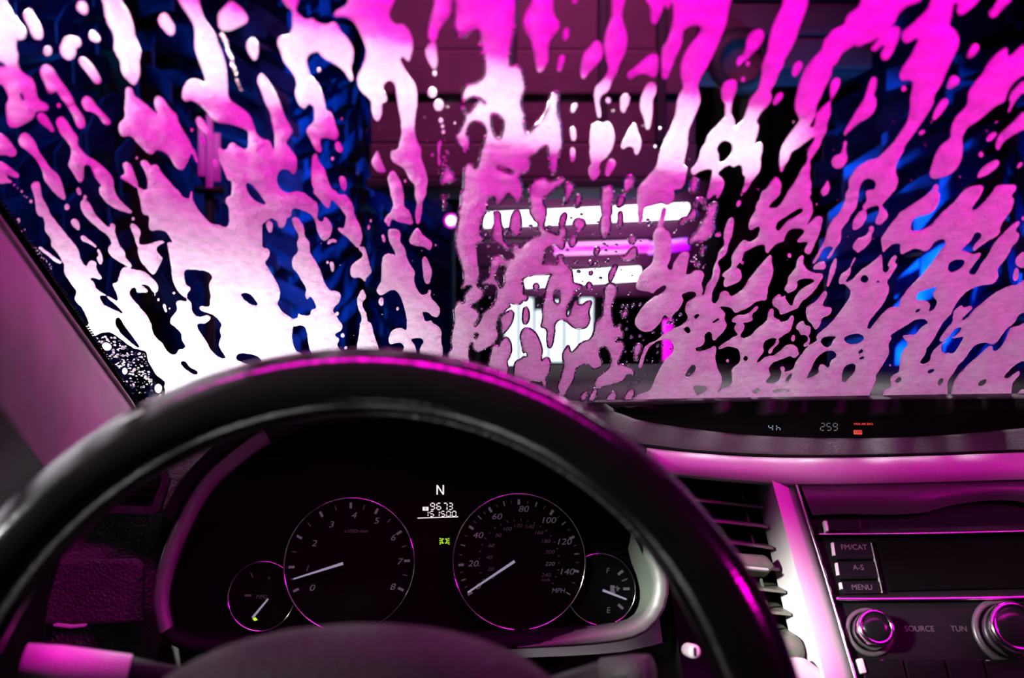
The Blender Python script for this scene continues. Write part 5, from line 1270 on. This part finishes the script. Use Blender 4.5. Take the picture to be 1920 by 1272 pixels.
# which patch is which: a point on it, a short name for neighbours to refer to, and its label
NAMED = [
 (409, 494, 'great left foam sheet', 'largest foam patch, white and pink, sweeping from top left down behind the wheel'),
 (1568, 590, 'broad right foam web', 'broad holed web of pink and white foam above the clock display'),
 (946, 392, 'central foam column', 'tall branching foam column down the middle, magenta top and pale foot'),
 (1527, 248, 'long forked foam streak', 'long forked magenta foam streak slanting from top right towards the centre'),
 (1278, 172, 'white-waisted foam streak', 'thick magenta foam streak with white lower half left of the dark motor'),
 (1692, 220, 'hooked magenta foam streak', 'wide magenta foam streak hooking over at its lower end, far right'),
 (731, 157, 'forked pink foam streak', 'pink foam streak with white fork, between housing and left foam'),
 (30, 141, 'white corner foam', 'white foam mass with pink foot in the top left corner'),
 (1406, 204, 'ringed foam streak', 'magenta foam streak ending in a white ring below the motor'),
 (590, 129, 'arched white foam', 'white arched foam patch with a long pink tail, upper left of centre'),
 (1834, 204, 'bulb-ended foam streak', 'magenta foam streak ending in a round bulb at the right edge'),
 (1860, 695, 'corner foam sheet', 'pale ribbed foam sheet in the lower right corner of the glass'),
 (773, 612, 'archway foam', 'pale foam patch with an archway foot standing just over the wheel top'),
 (1120, 656, 'angular foam cluster', 'angular pale foam cluster right of the bright exit opening'),
 (293, 245, 'twin-lobed foam patch', 'pink twin-lobed foam patch with white tips, alone at the left'),
 (232, 75, 'plain white foam streak', 'smooth all-white foam streak hanging from the top edge at left'),
 (1014, 58, 'magenta foam pendant', 'magenta foam pendant hanging from the top edge at the centre'),
 (1147, 99, 'knotted magenta streak', 'slim knotted magenta foam streak hanging from the top edge right of centre'),
 (995, 693, 'foam clump by the exit', 'pale rounded foam clump low in front of the exit opening'),
 (168, 317, 'Y-shaped foam streak', 'pink Y-shaped foam streak at the left side'),
 (818, 56, 'narrow foam pendant', 'narrow magenta foam pendant left of the central column top'),
 (629, 381, 'jagged foam streak', 'pink jagged foam streak beside the great left sheet'),
 (685, 654, 'flared foam stem', 'thin white foam stem flaring out at the wheel top'),
 (1495, 541, 'spearhead foam patch', 'pink spearhead foam patch above the broad right web'),
 (1124, 277, 'white tulip foam', 'white tulip-shaped foam blob with small pink foot near the centre'),
 (80, 312, 'club foam streak', 'pink club-shaped foam streak near the left edge'),
 (115, 178, 'white-topped foam streak', 'white foam streak with pink tail right of the corner foam'),
 (745, 381, 'anchor foam patch', 'pink anchor-shaped foam patch below the forked pink streak'),
 (1893, 248, 'right edge foam finger', 'magenta foam finger reaching in from the right edge, lower one'),
 (1315, 415, 'folded foam patch', 'pink folded foam patch at the right end of the upper light bar'),
 (276, 472, 'heart foam patch', 'pale heart-shaped foam patch with thin stem beside the left sheet'),
 (1620, 203, 'torch foam blob', 'magenta torch-shaped foam blob between two long streaks at right'),
 (434, 34, 'triangular foam blob', 'pink rounded triangle of foam near the top left'),
 (1136, 396, 'peg foam blob', 'pink peg-shaped foam blob crossing the upper light bar'),
 (1534, 585, 'kite foam patch', 'pale kite-shaped foam patch above the broad right web'),
 (1108, 111, 'magenta teardrop', 'magenta teardrop of foam over the plum housing'),
 (13, 278, 'left edge foam tongue', 'pink foam tongue at the left edge, upper one of two'),
 (14, 328, 'left edge foam fork', 'pink forked foam tongue at the left edge, lower one of two'),
 (1215, 196, 'bent foam finger', 'pink bent foam finger with white tip left of the white-waisted streak'),
 (1211, 128, 'boomerang foam blob', 'magenta boomerang of foam over the plum housing'),
 (677, 501, 'hanging bell foam', 'pink bell of foam hanging above the flared stem'),
 (1409, 87, 'foam on the motor', 'magenta foam blob right across the dark round motor'),
 (1873, 16, 'top right foam drop', 'magenta foam drop cut by the top edge near the right corner'),
 (1186, 263, 'white tooth foam', 'white tooth-shaped foam blob right of the tulip blob'),
 (1904, 180, 'right edge foam flag', 'magenta foam flag reaching in from the right edge, upper one'),
 (130, 90, 'white bean foam', 'white bean-shaped foam blob near the top left corner'),
 (62, 48, 'white capsule foam', 'white capsule of foam beside the corner foam'),
 (787, 452, 'wedge foam blob', 'pink wedge of foam right of the archway foam top'),
 (177, 207, 'tadpole foam', 'pale tadpole-shaped foam blob right of the white-topped streak'),
 (1619, 453, 'oval foam blob', 'pink slanting oval of foam under the hooked magenta streak'),
 (967, 418, 'almond foam blob', 'pink almond of foam over the left of the upper light bar'),
 (168, 133, 'white slanting capsule', 'white slanting foam capsule below the bean blob'),
 (242, 330, 'arrow foam blob', 'pink arrowhead of foam left of the great left sheet'),
 (1576, 297, 'drop on a thread', 'magenta foam drop hanging on a thread below the torch blob'),
]
def colour_at(x, y):
    if y < 330 and 40 + x*.16 - 20 - 60 < y < 110 + x*.16 + 20 and x < 1420: return 'white' if abs(y - (65 + x*.16)) < 55 else 'pale pink'
    if x < 620 and y > 480: return 'white'
    if y < 330 and x > 640: return 'magenta'
    if y > 540: return 'pale pink'
    return 'pink'
anch = {}
for x, y, short, lab in NAMED:
    c = min((p for p in patches if id(p) not in anch), key=lambda p: (p['cx']-x)**2 + (p['cy']-y)**2)
    anch[id(c)] = (short, lab)
small = []
foam_group = 'foam patches on the windscreen'
for c in patches:
    if id(c) in anch:
        c['label'] = anch[id(c)][1]
    else: small.append(c)
def bbd(a, p): return max(a['x0']-p['cx'], 0, p['cx']-a['x1'])**2 + max(a['y0']-p['cy'], 0, p['cy']-a['y1'])**2 + .02*((a['cx']-p['cx'])**2 + (a['cy']-p['cy'])**2)
byl = {}
for p in small:
    a = min((c for c in patches if id(c) in anch), key=lambda c: bbd(c, p))
    dx, dy = p['cx']-a['cx'], p['cy']-a['cy']
    wd, ht = max(a['x1']-a['x0'], 30), max(a['y1']-a['y0'], 30)
    if a['x0'] < p['cx'] < a['x1'] and a['y0'] < p['cy'] < a['y1']: rel = 'in ' + ('upper ' if dy < 0 else 'lower ') + ('left' if dx < 0 else 'right') + ' gap of'
    elif abs(dx)/wd > abs(dy)/ht: rel = 'right of' if dx > 0 else 'left of'
    else: rel = 'below' if dy > 0 else 'above'
    w_, h_ = p['x1']-p['x0'], p['y1']-p['y0']
    sh = 'sliver' if h_ > 2.1*w_ else ('streak' if w_ > 1.7*h_ else ('fleck' if p['area'] < 90 else ('drop' if p['area'] < 420 else 'blob')))
    size = 'tiny' if p['area'] < 90 else ('small' if p['area'] < 420 else 'modest')
    nm_ = anch[id(a)][0]
    p['label'] = '%s foam %s %s %s' % (colour_at(p['cx'], p['cy']), sh, rel, nm_ if 'gap' in rel else 'the ' + nm_)
    byl.setdefault(p['label'], []).append(p)
ORD = ['topmost', 'second from top', 'third from top', 'fourth from top', 'fifth from top', 'sixth from top', 'seventh from top', 'eighth from top', 'ninth from top']
for l, ps in byl.items():
    if len(ps) > 1:
        ps.sort(key=lambda p: p['cy'])
        for k, p in enumerate(ps): p['label'] = l + ', ' + ('lowest' if k == len(ps)-1 else ORD[min(k, 8)])
def water_edge(c, o):
    """thin bead of water along the foam's outline"""
    R = c['R']; V0 = c['V'][:c['n']]; V1 = c['V'][c['n']:]
    V, F = [], []
    k = 5; mid = (V0 + V1)/2
    nb = {}
    for a, b in R: nb.setdefault(a, []).append(b); nb.setdefault(b, []).append(a)
    idx = {}
    for a, l in nb.items():
        t = mid[l[1]] - mid[l[0]] if len(l) > 1 else mid[l[0]] - mid[a]
        t = t/(np.linalg.norm(t) + 1e-9); s = np.cross(t, WN); s /= np.linalg.norm(s) + 1e-9
        idx[a] = len(V)
        for q in range(k): V.append(mid[a] - WN*.0004 + .0009*(math.cos(2*math.pi*q/k)*s + math.sin(2*math.pi*q/k)*WN))
    for a, b in R:
        i, j = idx[a], idx[b]
        ta = np.array(V[i]) - mid[a]; tb = np.array(V[j]) - mid[b]
        if np.dot(ta, tb) > 0: F += [(i+q, i+(q+1) % k, j+(q+1) % k, j+q) for q in range(k)]
        else:
            m = [(-q + k + k//2 + (1 if False else 0)) % k for q in range(k)]
            F += [(i+q, i+(q+1) % k, j+(k//2+1-q-1) % k, j+(k//2+1-q) % k) for q in range(k)]
    me = bpy.data.meshes.new('water_edge'); me.from_pydata([tuple(v) for v in V], [], F); me.update()
    w = link('water_edge', me, M['water'], o, True); return w
for c in patches:
    o = foam_mesh('foam_patch', c)
    tag(o, c['label'], 'foam', foam_group)
    if 830 < c['cx'] < 1340 and 330 < c['cy'] < 760 and len(c['R']) < 4000: water_edge(c, o)
# loose specks of foam and water beads, too many and too small to tell apart
def beads(name, pts, m, label, cat):
    V, F = [], []
    for px_, py_, r in pts:
        P = on_glass(px_, py_, GT + .0004); k = len(V); n = 7
        u = np.array([1., 0, 0]); w = np.cross(WN, u)
        for rr, hh in ((1., 0.), (.85, .5), (.4, .85)): V += [tuple(P + r*rr*(math.cos(a)*u + 1.25*math.sin(a)*w) + WN*r*hh) for a in np.arange(n)*2*math.pi/n]
        F.append(tuple(range(k, k+n))); F.append(tuple(range(k+2*n, k+3*n)))
        for a in range(2): F += [(k+a*n+j, k+a*n+(j+1) % n, k+(a+1)*n+(j+1) % n, k+(a+1)*n+j) for j in range(n)]
    o = poly(name, V, F, m, None, True); return tag(o, label, cat, kind='stuff')
pts = []
for i in range(330):                      # the spattered lower left corner
    t = rnd.random(); x = 175 + rnd.random()*110; y = 632 + rnd.random()*95
    if y < 600 + (x-165)*.42 or y > 560 + (x-60)*1.15: pass
    if x < 150 + (y-620)*.62: continue
    pts.append((x, y, rnd.uniform(.0004, .0016)))
for a, b, n in (((418, 66), (455, 175), 34), ((30, 350), (62, 385), 10), ((40, 440), (100, 505), 40), ((840, 280), (822, 330), 12), ((965, 545), (963, 560), 5)):
    for i in range(n): t = i/n; pts.append((a[0] + (b[0]-a[0])*t + rnd.gauss(0, 2.), a[1] + (b[1]-a[1])*t + rnd.gauss(0, 2.), rnd.uniform(.0003, .001)*(1 if t < .6 else .6)))
for i in range(170): pts.append((rnd.uniform(420, 1900), rnd.uniform(200, 720), rnd.uniform(.0002, .0006)))
FM = _blur(foam_mask(), 3.)
def clear(l): return [(x, y, r) for x, y, r in l if FM[min(int(y)+PADT, RH-1), int(x)+PADX] < .12]
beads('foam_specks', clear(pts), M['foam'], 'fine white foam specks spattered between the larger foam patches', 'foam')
pts = [(rnd.uniform(900, 1320), rnd.triangular(360, 640, 480), rnd.uniform(.0006, .0022)) for i in range(190)]
pts += [(rnd.uniform(180, 300), rnd.uniform(640, 740), rnd.uniform(.0008, .002)) for i in range(120)]
pts += [(rnd.uniform(1150, 1320), rnd.uniform(560, 735), rnd.uniform(.001, .0026)) for i in range(110)]
beads('water_beads', clear(pts), M['water'], 'clear water beads on the glass catching the light bars', 'water')
# card lying at the foot of the windscreen
cdl = thing('paper_card', 'small pale card at the lower left foot of the windscreen', 'card')
q = [on_glass(277, 742), on_glass(352, 731), on_glass(380, 790), on_glass(292, 790)]
q = [p - WN*.004 for p in q]
poly('card_sheet', q + [p - WN*.0006 for p in q], [(0, 1, 2, 3), (4, 5, 6, 7), (0, 1, 5, 4), (1, 2, 6, 5), (2, 3, 7, 6), (3, 0, 4, 7)], mat('grey_card', (.10, .09, .09), .6, noise=.1), cdl)
q2 = [on_glass(275, 740) - WN*.0038, on_glass(353, 729) - WN*.0038, on_glass(354, 732) - WN*.0038, on_glass(280, 744) - WN*.0038, on_glass(296, 790) - WN*.0038, on_glass(290, 790) - WN*.0038]
poly('card_edge', q2 + [p - WN*.0012 for p in q2], [(0, 1, 2, 3, 4, 5), (6, 7, 8, 9, 10, 11)] + [(i, (i+1) % 6, 6+(i+1) % 6, 6+i) for i in range(6)], mat('white_edge', (.7, .7, .7), .5), cdl)
